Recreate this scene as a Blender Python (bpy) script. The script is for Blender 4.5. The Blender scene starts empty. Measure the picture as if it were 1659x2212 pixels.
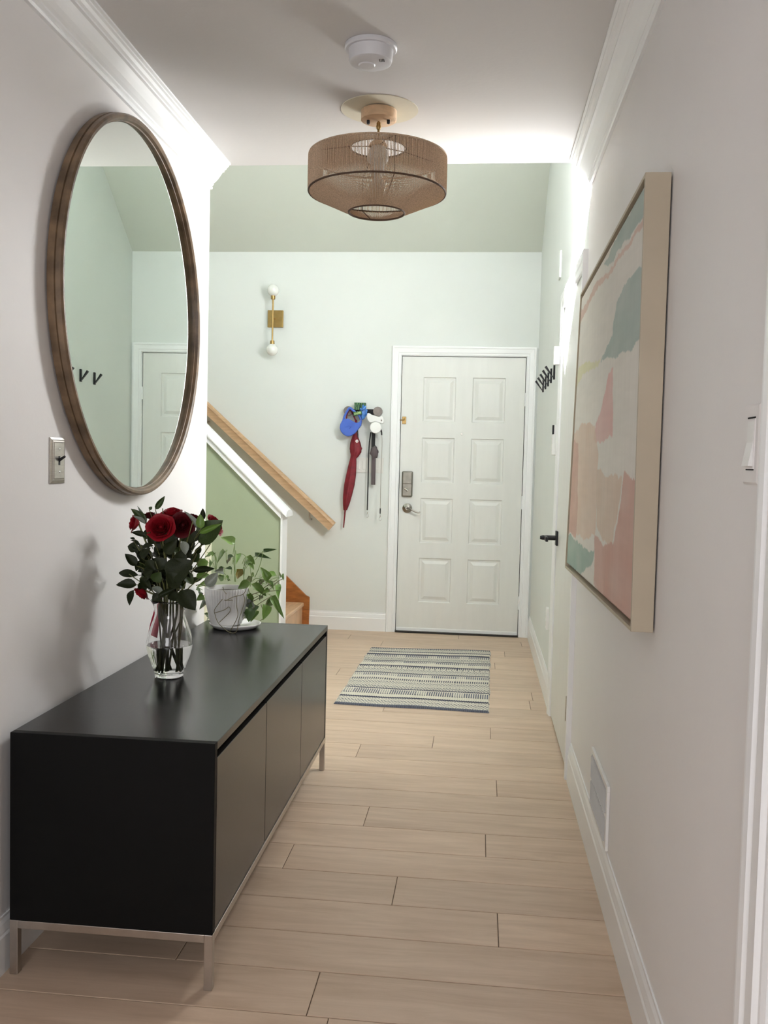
import bpy, bmesh, math, random
from mathutils import Vector, Matrix
PI=math.pi
SC=bpy.context.scene
COL=SC.collection
# ------------------------------------------------------------------ camera
cd=bpy.data.cameras.new('camera'); cam=bpy.data.objects.new('camera',cd); COL.objects.link(cam)
yaw,pit,rol,FPX=0.10293602,0.05436745,-0.02444393,1980.0
Fw=Vector((-math.sin(yaw)*math.cos(pit),math.cos(yaw)*math.cos(pit),-math.sin(pit)))
Ri=Vector((math.cos(yaw),math.sin(yaw),0)); Dn=Fw.cross(Ri)
R2=Ri*math.cos(rol)+Dn*math.sin(rol); D2=-Ri*math.sin(rol)+Dn*math.cos(rol)
cam.matrix_world=Matrix(((R2.x,-D2.x,-Fw.x,0),(R2.y,-D2.y,-Fw.y,0),(R2.z,-D2.z,-Fw.z,1.255),(0,0,0,1)))
cd.sensor_fit='HORIZONTAL'; cd.sensor_width=36; cd.lens=36*FPX/1659; cd.clip_start=0.02
SC.camera=cam
# ------------------------------------------------------------------ world, sun, daylight, exposure
w=bpy.data.worlds.new('world'); SC.world=w; w.use_nodes=True
w.node_tree.nodes['Background'].inputs[0].default_value=(0.75,0.87,1.0,1); w.node_tree.nodes['Background'].inputs[1].default_value=.8
SUN_DIR=Vector((1,-.30,-.573)).normalized()
sl=bpy.data.lights.new('sun','SUN'); sl.energy=285; sl.angle=math.radians(.6); sl.color=(1,.985,1)
so=bpy.data.objects.new('sun',sl); COL.objects.link(so); so.rotation_euler=SUN_DIR.to_track_quat('-Z','Y').to_euler()
def area(name,loc,d,sx,sy,en,col):
    l=bpy.data.lights.new(name,'AREA'); l.shape='RECTANGLE'; l.size=sx; l.size_y=sy; l.energy=en; l.color=col
    o=bpy.data.objects.new(name,l); COL.objects.link(o); o.location=loc; o.rotation_euler=Vector(d).to_track_quat('-Z','Y').to_euler(); return o
# daylight through the skylight over the stairs, plus added fill for the entry and the near hallway
area('skylight_daylight',(-2.93,5.0,4.25),(0.15,-.5,-1),.6,1.4,12,(.92,1,.975))
area('added_entry_fill',(-.35,3.60,3.45),(0,1,-.7),1.1,.9,5,(.98,1,.99))  # soft fill in an added high window, brightens the entry
area('added_rear_fill',(-.4,-1.9,1.3),(0,1,-.22),1.3,1.6,41,(.985,.985,1))  # unseen fill added behind the camera to brighten the near hallway
SC.view_settings.view_transform='Standard'; SC.view_settings.look='None'; SC.view_settings.gamma=1
SC.view_settings.use_curve_mapping=False; SC.view_settings.exposure=0.15
cy=SC.cycles
cy.max_bounces=16; cy.diffuse_bounces=8; cy.glossy_bounces=6; cy.transmission_bounces=12; cy.transparent_max_bounces=12
cy.caustics_reflective=False; cy.caustics_refractive=False; cy.use_denoising=True
cy.sample_clamp_indirect=0; cy.use_guiding=True
try: cy.use_surface_guiding=True
except Exception: pass
# ------------------------------------------------------------------ materials
def mat(name,col,rough=.5,metal=0,**k):
    m=bpy.data.materials.new(name); m.use_nodes=True; nt=m.node_tree; b=nt.nodes['Principled BSDF']
    b.inputs['Base Color'].default_value=(*col,1); b.inputs['Roughness'].default_value=rough; b.inputs['Metallic'].default_value=metal
    if 'spec' in k: b.inputs['Specular IOR Level'].default_value=k['spec']
    if 'trans' in k: b.inputs['Transmission Weight'].default_value=k['trans']
    if 'ior' in k: b.inputs['IOR'].default_value=k['ior']
    if 'coat' in k: b.inputs['Coat Weight'].default_value=k['coat']; b.inputs['Coat Roughness'].default_value=.15
    if 'sheen' in k: b.inputs['Sheen Weight'].default_value=k['sheen']
    return m,nt,b
def N(nt,t,**k):
    n=nt.nodes.new(t)
    for a,v in k.items():
        if a in n.inputs: n.inputs[a].default_value=v
        else: setattr(n,a,v)
    return n
def noisy(name,col,rough=.5,metal=0,scale=8,var=.06,bump=.0,bscale=120,stretch=None,**k):
    """base colour varied by noise, with a fine bump"""
    m,nt,b=mat(name,col,rough,metal,**k)
    tc=N(nt,'ShaderNodeTexCoord'); mp=N(nt,'ShaderNodeMapping'); nt.links.new(tc.outputs['Object'],mp.inputs[0])
    if stretch: mp.inputs['Scale'].default_value=stretch
    n=N(nt,'ShaderNodeTexNoise'); n.inputs['Scale'].default_value=scale; n.inputs['Detail'].default_value=5
    nt.links.new(mp.outputs[0],n.inputs['Vector'])
    r=N(nt,'ShaderNodeValToRGB'); e=r.color_ramp.elements
    e[0].position=.3; e[1].position=.7
    e[0].color=(*[max(0,c*(1-var)) for c in col],1); e[1].color=(*[min(1,c*(1+var)) for c in col],1)
    nt.links.new(n.outputs['Fac'],r.inputs[0]); nt.links.new(r.outputs[0],b.inputs['Base Color'])
    if bump:
        n2=N(nt,'ShaderNodeTexNoise'); n2.inputs['Scale'].default_value=bscale; n2.inputs['Detail'].default_value=3
        nt.links.new(mp.outputs[0],n2.inputs['Vector'])
        bp=N(nt,'ShaderNodeBump'); bp.inputs['Strength'].default_value=bump; bp.inputs['Distance'].default_value=.002
        nt.links.new(n2.outputs['Fac'],bp.inputs['Height']); nt.links.new(bp.outputs[0],b.inputs['Normal'])
    return m
M={}
M['hall']=noisy('hall_paint',(.805,.79,.785),.55,scale=3,var=.012,bump=.12,bscale=90,spec=.3)
M['foyer']=noisy('foyer_paint',(.73,.757,.738),.6,scale=3,var=.012,bump=.12,bscale=90,spec=.3)
M['ceil']=noisy('ceiling_paint',(.66,.645,.635),.7,scale=2,var=.015,bump=.15,bscale=70,spec=.2)
M['fceil']=noisy('foyer_ceiling_paint',(.60,.63,.57),.7,scale=2,var=.015,bump=.15,bscale=70,spec=.2)
M['sage']=noisy('sage_paint',(.36,.42,.29),.55,scale=3,var=.02,bump=.12,bscale=90,spec=.3)
M['trim']=noisy('white_trim_paint',(.84,.85,.86),.3,scale=4,var=.01,spec=.5)
M['cream']=noisy('cream_trim_paint',(.82,.82,.66),.4,scale=4,var=.01)
M['door']=noisy('door_paint',(.74,.745,.72),.38,scale=5,var=.02,bump=.1,bscale=60,stretch=(4,4,.6))
M['black']=noisy('black_lacquer',(.0055,.0055,.0055),.24,scale=14,var=.25,bump=.06,bscale=60,spec=.38)
M['blackshaded']=mat('shaded_black_panel',(.004,.004,.004),.5,spec=.12)[0]  # cabinet black, with the near end's shade put into the colour
M['blackfront']=noisy('black_satin_front',(.018,.0155,.0135),.27,scale=14,var=.2,spec=.6)
M['void']=mat('shadow_gap',(.004,.004,.004),.9)[0]
M['nickel']=noisy('brushed_nickel',(.55,.52,.48),.33,1,scale=40,var=.08,stretch=(1,1,8))
M['legmetal']=noisy('satin_steel',(.48,.44,.40),.32,1,scale=30,var=.08)
M['bronze']=noisy('aged_nickel',(.26,.245,.21),.36,1,scale=20,var=.15)
M['handlenickel']=noisy('worn_nickel',(.36,.335,.30),.3,1,scale=20,var=.15)
M['brass']=noisy('brushed_brass',(.40,.265,.105),.36,1,scale=30,var=.1)
M['matteblack']=mat('matte_black_metal',(.02,.02,.022),.4,.6)[0]
M['oak']=noisy('rail_oak',(.57,.37,.215),.42,scale=6,var=.12,stretch=(1,12,12))
M['maple']=noisy('stair_maple',(.66,.44,.27),.4,scale=5,var=.15,stretch=(10,1.5,1.5))
M['cherry']=noisy('stair_skirt_wood',(.38,.135,.035),.42,scale=6,var=.3,stretch=(2,2,9))
M['brownwood']=noisy('dark_door_wood',(.10,.045,.02),.5,scale=5,var=.4,stretch=(9,9,1))
M['frame']=noisy('mirror_frame_wood',(.165,.108,.063),.42,scale=16,var=.45,bump=.2,bscale=80)
M['beige']=noisy('champagne_frame',(.44,.375,.28),.5,scale=9,var=.04)
M['canvasback']=mat('dark_liner',(.06,.045,.03),.8)[0]
M['mirror']=mat('mirror_glass',(.74,.80,.76),.0,1)[0]
M['white']=noisy('white_plastic',(.80,.80,.79),.35,scale=10,var=.01)
M['greyplastic']=noisy('detector_plastic',(.66,.66,.69),.4,scale=10,var=.01)
M['ivory']=mat('ivory_plastic',(.74,.735,.70),.4)[0]
M['globe']=mat('opal_glass',(.82,.83,.80),.15,0,spec=.6)[0]
M['jute']=noisy('jute_cord',(.55,.41,.29),.85,scale=300,var=.28)
M['wire']=mat('brown_wire',(.10,.06,.04),.9)[0]
M['palewood']=noisy('canopy_wood',(.62,.42,.26),.45,scale=12,var=.15,stretch=(1,6,6))
M['patch']=noisy('bare_ceiling_disc',(.66,.62,.50),.65,scale=12,var=.03)
M['leaf0']=noisy('dark_backlit_leaf',(.016,.022,.007),.5,scale=30,var=.4,spec=.22)  # dark green, deepened in the colour for leaves seen against the light
M['leaf1']=noisy('green_leaf',(.040,.066,.018),.45,scale=30,var=.35,spec=.3)
M['leaf2']=noisy('silvery_leaf',(.20,.23,.19),.4,scale=40,var=.4)
M['leaf3']=noisy('bright_leaf',(.13,.24,.04),.4,scale=30,var=.3)
M['leaf4']=noisy('yellowing_leaf',(.30,.24,.05),.45,scale=30,var=.5)
M['pleaf0']=noisy('pothos_leaf_dark',(.055,.11,.03),.35,scale=40,var=.35)
M['pleaf1']=noisy('pothos_leaf',(.17,.28,.07),.35,scale=40,var=.3)
M['stem']=noisy('flower_stem',(.11,.115,.035),.5,scale=30,var=.4)
M['vine']=noisy('vine_stem',(.20,.18,.10),.55,scale=40,var=.4)
M['vinegreen']=noisy('petiole_green',(.20,.30,.10),.5,scale=30,var=.2)
M['rose']=noisy('rose_petal',(.26,.006,.014),.5,scale=30,var=.4,spec=.25)
M['rosedark']=noisy('dark_rose_petal',(.10,.006,.010),.55,scale=30,var=.4,spec=.25)
M['ribbon']=mat('red_ribbon',(.42,.02,.05),.3)[0]
M['soil']=noisy('potting_soil',(.03,.018,.012),.95,scale=90,var=.6,bump=.8)
M['pot']=noisy('white_ceramic',(.78,.78,.78),.25,scale=4,var=.01,coat=.3)
M['red']=noisy('red_umbrella_cloth',(.20,.012,.022),.6,scale=30,var=.25)
M['blue']=noisy('blue_plastic',(.055,.13,.55),.4,scale=12,var=.1)
M['bluebag']=noisy('blue_bag_plastic',(.07,.22,.60),.35,scale=60,var=.3)
M['darkcloth']=mat('black_webbing',(.012,.011,.012),.7)[0]
M['disc']=noisy('grey_metal_disc',(.23,.20,.185),.45,.5,scale=30,var=.15)
M['chrome']=mat('chrome',(.7,.7,.7),.15,1)[0]
M['threshold']=mat('dark_threshold',(.02,.017,.014),.6)[0]
# clear glass and water
M['glass']=mat('clear_glass',(1,1,1),0,0,trans=1,ior=1.42)[0]
M['water']=mat('vase_water',(.97,.98,.96),0,0,trans=1,ior=1.33)[0]
def green_box_mat():
    m,nt,b=mat('green_printed_card',(.02,.10,.05),.5)
    tc=N(nt,'ShaderNodeTexCoord'); wv=N(nt,'ShaderNodeTexWave'); wv.inputs['Scale'].default_value=28; wv.inputs['Distortion'].default_value=9
    wv.inputs['Detail'].default_value=2; nt.links.new(tc.outputs['Object'],wv.inputs['Vector'])
    r=N(nt,'ShaderNodeValToRGB'); e=r.color_ramp.elements; e[0].color=(.012,.075,.035,1); e[0].position=.7; e[1].color=(.16,.30,.12,1); e[1].position=.85
    nt.links.new(wv.outputs['Fac'],r.inputs[0]); nt.links.new(r.outputs[0],b.inputs['Base Color']); return m
M['greenbox']=green_box_mat()
def lanyard_mat():
    m,nt,b=mat('black_patterned_cloth',(.02,.02,.02),.7)
    tc=N(nt,'ShaderNodeTexCoord'); v=N(nt,'ShaderNodeTexVoronoi'); v.voronoi_dimensions='2D'; v.inputs['Scale'].default_value=120; v.inputs['Randomness'].default_value=.15
    sp=N(nt,'ShaderNodeSeparateXYZ'); cb=N(nt,'ShaderNodeCombineXYZ'); nt.links.new(tc.outputs['Object'],sp.inputs[0]); nt.links.new(sp.outputs[0],cb.inputs[0]); nt.links.new(sp.outputs[2],cb.inputs[1])
    nt.links.new(cb.outputs[0],v.inputs['Vector'])
    r=N(nt,'ShaderNodeValToRGB'); e=r.color_ramp.elements; e[0].color=(.55,.42,.44,1); e[0].position=.20; e[1].color=(.012,.010,.014,1); e[1].position=.27
    nt.links.new(v.outputs['Distance'],r.inputs[0]); nt.links.new(r.outputs[0],b.inputs['Base Color']); return m
M['lanyard']=lanyard_mat()
def plank_mat():
    m,nt,b=mat('light_oak_plank',(.5,.4,.3),.42,spec=.35)
    tc=N(nt,'ShaderNodeTexCoord'); oi=N(nt,'ShaderNodeObjectInfo')
    add=N(nt,'ShaderNodeVectorMath',operation='ADD'); mul=N(nt,'ShaderNodeVectorMath',operation='SCALE'); mul.inputs['Scale'].default_value=37
    cmb=N(nt,'ShaderNodeCombineXYZ')
    for i in range(3): nt.links.new(oi.outputs['Random'],cmb.inputs[i])
    nt.links.new(cmb.outputs[0],mul.inputs[0]); nt.links.new(tc.outputs['Object'],add.inputs[0]); nt.links.new(mul.outputs[0],add.inputs[1])
    mp=N(nt,'ShaderNodeMapping'); mp.inputs['Scale'].default_value=(1.6,14,14); nt.links.new(add.outputs[0],mp.inputs[0])
    n=N(nt,'ShaderNodeTexNoise'); n.inputs['Scale'].default_value=1.6; n.inputs['Detail'].default_value=8; n.inputs['Roughness'].default_value=.65; n.inputs['Distortion'].default_value=.5
    nt.links.new(mp.outputs[0],n.inputs['Vector'])
    r=N(nt,'ShaderNodeValToRGB'); e=r.color_ramp.elements; e[0].position=.28; e[1].position=.75
    e[0].color=(.51,.37,.265,1); e[1].color=(.70,.54,.41,1); nt.links.new(n.outputs['Fac'],r.inputs[0])
    hv=N(nt,'ShaderNodeHueSaturation'); mr=N(nt,'ShaderNodeMapRange'); mr.inputs['To Min'].default_value=.91; mr.inputs['To Max'].default_value=1.07
    nt.links.new(oi.outputs['Random'],mr.inputs['Value']); nt.links.new(mr.outputs[0],hv.inputs['Value']); nt.links.new(r.outputs[0],hv.inputs['Color'])
    nt.links.new(hv.outputs[0],b.inputs['Base Color'])
    bp=N(nt,'ShaderNodeBump'); bp.inputs['Strength'].default_value=.12; bp.inputs['Distance'].default_value=.001
    nt.links.new(n.outputs['Fac'],bp.inputs['Height']); nt.links.new(bp.outputs[0],b.inputs['Normal'])
    return m
M['plank']=plank_mat()
M['joint']=mat('plank_joint',(.10,.062,.035),.8)[0]
# ------------------------------------------------------------------ mesh helpers
ORG={}
def adopt(o,parent):
    if parent:
        o.parent=parent
        if parent.name in ORG: o.matrix_parent_inverse=Matrix.Translation(-ORG[parent.name])
def link(name,bm,m,parent=None,smooth=False,bevel=0,seg=2):
    me=bpy.data.meshes.new(name); bmesh.ops.recalc_face_normals(bm,faces=bm.faces); bm.to_mesh(me); bm.free()
    mm=M[m] if isinstance(m,str) else m
    me.materials.append(mm); o=bpy.data.objects.new(name,me); COL.objects.link(o)
    adopt(o,parent)
    if smooth:
        for p in me.polygons: p.use_smooth=True
        if smooth!='all': me.set_sharp_from_angle(angle=math.radians(38))
    if bevel:
        b=o.modifiers.new('bevel','BEVEL'); b.width=bevel; b.segments=seg; b.limit_method='ANGLE'
    return o
def tag(o,label=None,cat=None,group=None,kind=None):
    if label: o['label']=label
    if cat: o['category']=cat
    if group: o['group']=group
    if kind: o['kind']=kind
    return o
def thing(name,label,cat,loc=(0,0,0),group=None):
    o=bpy.data.objects.new(name,None); COL.objects.link(o); o.location=loc; o.empty_display_size=.05; ORG[o.name]=Vector(loc)
    tag(o,label,cat,group); return o
def struct(name,bm,m,parent=None,label=None,**k):
    o=link(name,bm,m,parent,**k); 
    if not parent: o['kind']='structure'
    if label: o['label']=label
    return o
def box(bm,x0,x1,y0,y1,z0,z1):
    v=[bm.verts.new((x,y,z)) for z in (z0,z1) for x,y in ((x0,y0),(x1,y0),(x1,y1),(x0,y1))]
    for f in ((0,3,2,1),(4,5,6,7),(0,1,5,4),(1,2,6,5),(2,3,7,6),(3,0,4,7)): bm.faces.new([v[i] for i in f])
    return v
def B(*a):
    bm=bmesh.new(); box(bm,*a); return bm
def hexa(bm,p):
    """8 corner points, bottom four then top four"""
    v=[bm.verts.new(q) for q in p]
    for f in ((0,3,2,1),(4,5,6,7),(0,1,5,4),(1,2,6,5),(2,3,7,6),(3,0,4,7)): bm.faces.new([v[i] for i in f])
def prism(bm,prof,a,b):
    """closed profile: function point3d = a(p) .. b(p)"""
    A=[bm.verts.new(a(p)) for p in prof]; Bv=[bm.verts.new(b(p)) for p in prof]; n=len(prof)
    for i in range(n): bm.faces.new((A[i],A[(i+1)%n],Bv[(i+1)%n],Bv[i]))
    bm.faces.new(A[::-1]); bm.faces.new(Bv)
def lathe(bm,prof,c=(0,0,0),n=32,ax='z',close=False):
    rings=[]
    def P(r,h,t):
        x,y=r*math.cos(t),r*math.sin(t)
        return {'z':(c[0]+x,c[1]+y,c[2]+h),'x':(c[0]+h,c[1]+x,c[2]+y),'y':(c[0]+x,c[1]+h,c[2]+y)}[ax]
    for r,h in prof:
        if r<1e-6: rings.append([bm.verts.new(P(0,h,0))])
        else: rings.append([bm.verts.new(P(r,h,2*PI*i/n)) for i in range(n)])
    prs=list(zip(rings,rings[1:]))
    if close: prs.append((rings[-1],rings[0]))
    for a,b in prs:
        for i in range(n):
            j=(i+1)%n
            if len(a)==1 and len(b)==1: continue
            if len(a)==1: bm.faces.new((a[0],b[i],b[j]))
            elif len(b)==1: bm.faces.new((a[i],a[j],b[0]))
            else: bm.faces.new((a[i],a[j],b[j],b[i]))
def spline(P,k=4):
    P=[Vector(p) for p in P]
    if len(P)<3: return P
    Q=[P[0]*2-P[1]]+P+[P[-1]*2-P[-2]]; out=[]
    for i in range(1,len(Q)-2):
        for s in range(k):
            t=s/k; a,b,c,d=Q[i-1],Q[i],Q[i+1],Q[i+2]
            out.append(.5*((2*b)+(c-a)*t+(2*a-5*b+4*c-d)*t*t+(3*b-a-3*c+d)*t**3))
    out.append(P[-1]); return out
def tube(bm,pts,r,n=6,r2=None,cap=True):
    pts=[Vector(p) for p in pts]; r2=r if r2 is None else r2; rings=[]; up=None
    for i,p in enumerate(pts):
        d=(pts[min(i+1,len(pts)-1)]-pts[max(i-1,0)]).normalized()
        if up is None: up=Vector((0,0,1)) if abs(d.z)<.9 else Vector((1,0,0))
        s=d.cross(up).normalized(); up=s.cross(d).normalized(); rr=r+(r2-r)*i/max(1,len(pts)-1)
        rings.append([bm.verts.new(p+(s*math.cos(2*PI*k/n)+up*math.sin(2*PI*k/n))*rr) for k in range(n)])
    for a,b in zip(rings,rings[1:]):
        for k in range(n): bm.faces.new((a[k],a[(k+1)%n],b[(k+1)%n],b[k]))
    if cap: bm.faces.new(rings[0][::-1]); bm.faces.new(rings[-1])
def torus(bm,c,R,r,n=48,m=8,ax='z'):
    lathe(bm,[(R+r*math.cos(2*PI*k/m),r*math.sin(2*PI*k/m)) for k in range(m)],c,n,ax,close=True)
def T(*a,**k):
    bm=bmesh.new(); tube(bm,*a,**k); return bm
def L(*a,**k):
    bm=bmesh.new(); lathe(bm,*a,**k); return bm
# ================================================================== SETTING
XL,XR,YL,YLIP,YF,ZC=-1.12,.395,3.68,3.70,6.72,2.44
def zs(y): return 2.78+(YF-y)*.77          # sloped ceiling over the stairs
# floor and planks
FL=struct('floor',B(-3.5,.52,-2.5,6.84,-.06,-.0025),'joint',label='pale oak plank floor')
ROW,Y0=.1823,2.1656
joints={-1:-.354,0:.52-.02,1:.086,2:-.212,3:-.568,4:.056,5:-.364,6:.50,7:.102,8:-.70,9:-.489,10:-.173,11:.086,12:-.76,13:-.451,14:.299,15:-.9,16:-.1,17:-.805,18:-.3,19:.13,20:-.55,21:.2,22:-.639,23:-.893,24:-.117}
PLEN=1.22
plank_cache={}
def plank_mesh(l,wd):
    k=(round(l,3),round(wd,3))
    if k in plank_cache: return plank_cache[k]
    bm=bmesh.new(); g=.0011; b=.0016
    lo=[(g,g),(l-g,g),(l-g,wd-g),(g,wd-g)]; hi=[(g+b,g+b),(l-g-b,g+b),(l-g-b,wd-g-b),(g+b,wd-g-b)]
    rows=[[bm.verts.new((x,y,z)) for x,y in p] for p,z in ((lo,-.006),(lo,-.0009),(hi,0))]
    for a,c in zip(rows,rows[1:]):
        for i in range(4): bm.faces.new((a[i],a[(i+1)%4],c[(i+1)%4],c[i]))
    bm.faces.new(rows[2]); me=bpy.data.meshes.new('plank'); bmesh.ops.recalc_face_normals(bm,faces=bm.faces); bm.to_mesh(me); bm.free()
    me.materials.append(M['plank']); plank_cache[k]=me; return me
random.seed(2)
for k in range(-12,25):
    ya=Y0+k*ROW; yb=min(ya+ROW,YF+.0)
    if yb-ya<.03: continue
    x0=-1.115 if yb<YL+.06 else -3.4
    j=joints.get(k,random.uniform(-1,.2)); xs=[j]
    while xs[0]>x0+.05: xs.insert(0,xs[0]-PLEN)
    while xs[-1]<XR: xs.append(xs[-1]+PLEN)
    for a,c in zip(xs,xs[1:]):
        a=max(a,x0); c=min(c,XR)
        if c-a<.03: continue
        o=bpy.data.objects.new('plank',plank_mesh(c-a,yb-ya)); COL.objects.link(o); o.location=(a,ya,0); o.parent=FL
# hallway walls
struct('wall_left',B(XL-.12,XL,-2.5,YL,0,ZC),'hall',label='white left wall of the hallway')
wr=bmesh.new(); DN,DF,DT=3.745,4.61,2.03                       # door in the right wall
box(wr,XR,XR+.12,1.185,3.69,0,ZC); box(wr,XR,XR+.12,.30,1.185,2.06,ZC); box(wr,XR,XR+.12,-2.5,.30,0,ZC)
struct('wall_right',wr,'hall',label='white right wall of the hallway')
wr=bmesh.new(); box(wr,XR,XR+.12,DF+.0,YF,0,5.4); box(wr,XR,XR+.12,3.69,DN,0,5.4); box(wr,XR,XR+.12,DN,DF,DT,5.4)
struct('wall_right',wr,'foyer',label='tall pale green-white right wall of the entry')
wfm=bmesh.new(); box(wfm,-3.5,-.602,YF,YF+.12,0,3.0); box(wfm,.324,XR+.12,YF,YF+.12,0,3.0); box(wfm,-.602,.324,YF,YF+.12,2.046,3.0)
struct('wall_far',wfm,'foyer',label='pale wall with the front door')
struct('wall_back',B(-1.24,XR+.12,-2.62,-2.5,0,ZC),'hall')
wu=bmesh.new(); UX0,UX1,UZ0,UZ1=-.90,.20,3.0,3.9               # unseen window added for entry fill, above the hallway opening
box(wu,-3.5,UX0,YLIP-.12,YLIP,ZC+.06,5.4); box(wu,UX1,XR+.12,YLIP-.12,YLIP,ZC+.06,5.4); box(wu,UX0,UX1,YLIP-.12,YLIP,ZC+.06,UZ0); box(wu,UX0,UX1,YLIP-.12,YLIP,UZ1,5.4)
struct('wall_upper',wu,'foyer')
wf=bmesh.new()
for q in ((UX0,UX0+.04,UZ0,UZ1),(UX1-.04,UX1,UZ0,UZ1),(UX0,UX1,UZ0,UZ0+.04),(UX0,UX1,UZ1-.04,UZ1),((UX0+UX1)/2-.015,(UX0+UX1)/2+.015,UZ0,UZ1)): box(wf,q[0],q[1],YLIP-.09,YLIP-.04,q[2],q[3])
struct('added_window_1',wf,'trim')  # frame of the added window that holds the entry fill
struct('wall_return',B(-3.5,XL-.12,YL-.12,YL,0,5.4),'foyer')
ws=bmesh.new(); prism(ws,[(YL-.12,0),(YF+.12,0),(YF+.12,zs(YF+.12)+.05),(YL-.12,zs(YL-.12)+.05)],lambda p:(-3.62,p[0],p[1]),lambda p:(-3.5,p[0],p[1]))
struct('wall_stairwell',ws,'foyer')
struct('ceiling',B(-1.24,XR+.12,-2.62,YLIP,ZC,ZC+.06),'ceil',label='low white hallway ceiling')
# sloped ceiling with the skylight opening
SX0,SX1,SY0,SY1=-3.24,-2.67,4.35,5.56
sc=bmesh.new()
def slab(x0,x1,y0,y1):
    hexa(sc,[(x0,y0,zs(y0)),(x1,y0,zs(y0)),(x1,y1,zs(y1)),(x0,y1,zs(y1)),(x0,y0,zs(y0)+.12),(x1,y0,zs(y0)+.12),(x1,y1,zs(y1)+.12),(x0,y1,zs(y1)+.12)])
slab(-3.6,SX0,3.5,6.86); slab(SX1,XR+.12,3.5,6.86); slab(SX0,SX1,3.5,SY0); slab(SX0,SX1,SY1,6.86)
struct('ceiling',sc,'fceil',label='high sloped ceiling over the entry and stairs')
# baseboards: stepped profile
BBP=[(0,0),(.014,0),(.014,.098),(.011,.104),(.011,.108),(.008,.128),(.004,.138),(.004,.145),(0,.145)]
def bboard(name,x,sgn,y0,y1,s=1):
    bm=bmesh.new(); prism(bm,BBP,lambda p:(x+sgn*p[0],y0,p[1]*s),lambda p:(x+sgn*p[0],y1,p[1]*s)); return struct(name,bm,'trim')
bboard('baseboard_left',XL,1,-2.5,YL,.93)
bboard('baseboard_right',XR,-1,1.290,3.655,1.08)
bboard('baseboard_right',XR,-1,4.685,YF,1.08)
bm=bmesh.new(); prism(bm,BBP,lambda p:(-1.236,YF-p[0],p[1]*.95),lambda p:(-.662,YF-p[0],p[1]*.95)); struct('baseboard_far',bm,'trim')
# crown mouldings
CR=[(0,0),(.010,0),(.013,.006),(.010,.013),(.016,.018),(.016,.024),(.024,.030),(.034,.040),(.044,.054),(.052,.066),(.060,.068),(.060,.074),(.067,.078),(.072,.086),(.078,.089),(.078,.094),(.086,.096),(.086,.102),(0,.102)]
for nm,x,s,yy in (('trim_1',XL,1,YL-.005),('trim_2',XR,-1,YLIP-.14)):
    bm=bmesh.new(); prism(bm,CR,lambda p:(x+s*p[0],-2.5,ZC-.102+p[1]),lambda p:(x+s*p[0],yy+(.11 if s<0 else 0),ZC-.102+p[1]))
    struct(nm,bm,'trim',label=('white crown moulding on the left' if s>0 else 'white crown moulding on the right'))
# ---------------- front door
D1=struct('door_1',B(-.586,.308,YF-.03,YF-.001,.012,2.03),'door',label='white eight-panel front door')
def raised(bm,x0,x1,z0,z1,y,sg=-1):
    """moulded raised panel: a groove and a bevelled field"""
    steps=[(0,0),(.006,-.004),(.012,.006),(.030,.006),(.046,-.004)]
    rings=[[bm.verts.new((xx,y-dy*1.0,zz)) for xx,zz in ((x0+i,z0+i),(x1-i,z0+i),(x1-i,z1-i),(x0+i,z1-i))] for i,dy in [(a,-b) for a,b in steps]]
    for a,c in zip(rings,rings[1:]):
        for k in range(4): bm.faces.new((a[k],a[(k+1)%4],c[(k+1)%4],c[k]))
    bm.faces.new(rings[-1])
# door leaf front skin with recessed panels: stiles and rails stand proud of the core
cols=[(-.428,-.190),(-.070,.168)]; rws=[(1.557,1.883),(1.111,1.441),(.668,.998),(.228,.556)]
bm=bmesh.new(); yf,yb=YF-.040,YF-.029
xs=[-.586]+[c for p in cols for c in p]+[.308]; zz=[.012]+sorted([c for p in rws for c in p])+[2.03]
for i in range(len(xs)-1):
    for j in range(len(zz)-1):
        if i in (1,3) and j in (1,3,5,7): continue
        box(bm,xs[i],xs[i+1],yf,yb,zz[j],zz[j+1])
bmesh.ops.remove_doubles(bm,verts=bm.verts,dist=1e-5)
fs={}
for f in list(bm.faces):
    c=f.calc_center_median(); k=(round(c.x,4),round(c.y,4),round(c.z,4)); fs.setdefault(k,[]).append(f)
kill=[f for v in fs.values() if len(v)>1 for f in v]; bmesh.ops.delete(bm,geom=kill,context='FACES_ONLY')
link('door_face',bm,'door',D1)
pm=None
for (a,b_) in cols:
    for (c,d) in rws:
        bm=bmesh.new(); st=[(0,0),(.007,.0105),(.017,.0105),(.043,.001)]
        rings=[[bm.verts.new((x,yf+.0005+dy,z)) for x,z in ((a+i,c+i),(b_-i,c+i),(b_-i,d-i),(a+i,d-i))] for i,dy in st]
        for p,q in zip(rings,rings[1:]):
            for k in range(4): bm.faces.new((p[k],p[(k+1)%4],q[(k+1)%4],q[k]))
        bm.faces.new(rings[-1]); link('door_panel',bm,'door',D1)
link('door_sweep',B(-.583,.305,YF-.046,YF-.038,.010,.035),'trim',D1,bevel=.002)
bm=bmesh.new()
for z in (1.75,1.0,.26): pass
for z in (1.73,.985,.25):
    h=link('hinge',L([(0,-.048),(.007,-.048),(.007,.048),(0,.048)],(.311,YF-.045,z),12),'trim',D1,smooth=True)
link('peephole',L([(0,-.003),(.006,-.003),(.008,0),(.008,.004),(0,.004)],(-.139,YF-.042,1.473),16,'y'),'nickel',D1,smooth=True)
g=link('door_guard',B(-.577,-.548,YF-.046,YF-.040,1.538,1.592),'brass',D1,bevel=.002)
link('guard_bar',T([(-.596,YF-.050,1.566),(-.562,YF-.052,1.566),(-.562,YF-.052,1.578)],.004,8),'brass',g,smooth=True)
k_=link('deadbolt',B(-.567,-.487,YF-.066,YF-.040,1.004,1.192),'bronze',D1,bevel=.010,seg=4,smooth=True)
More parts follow.
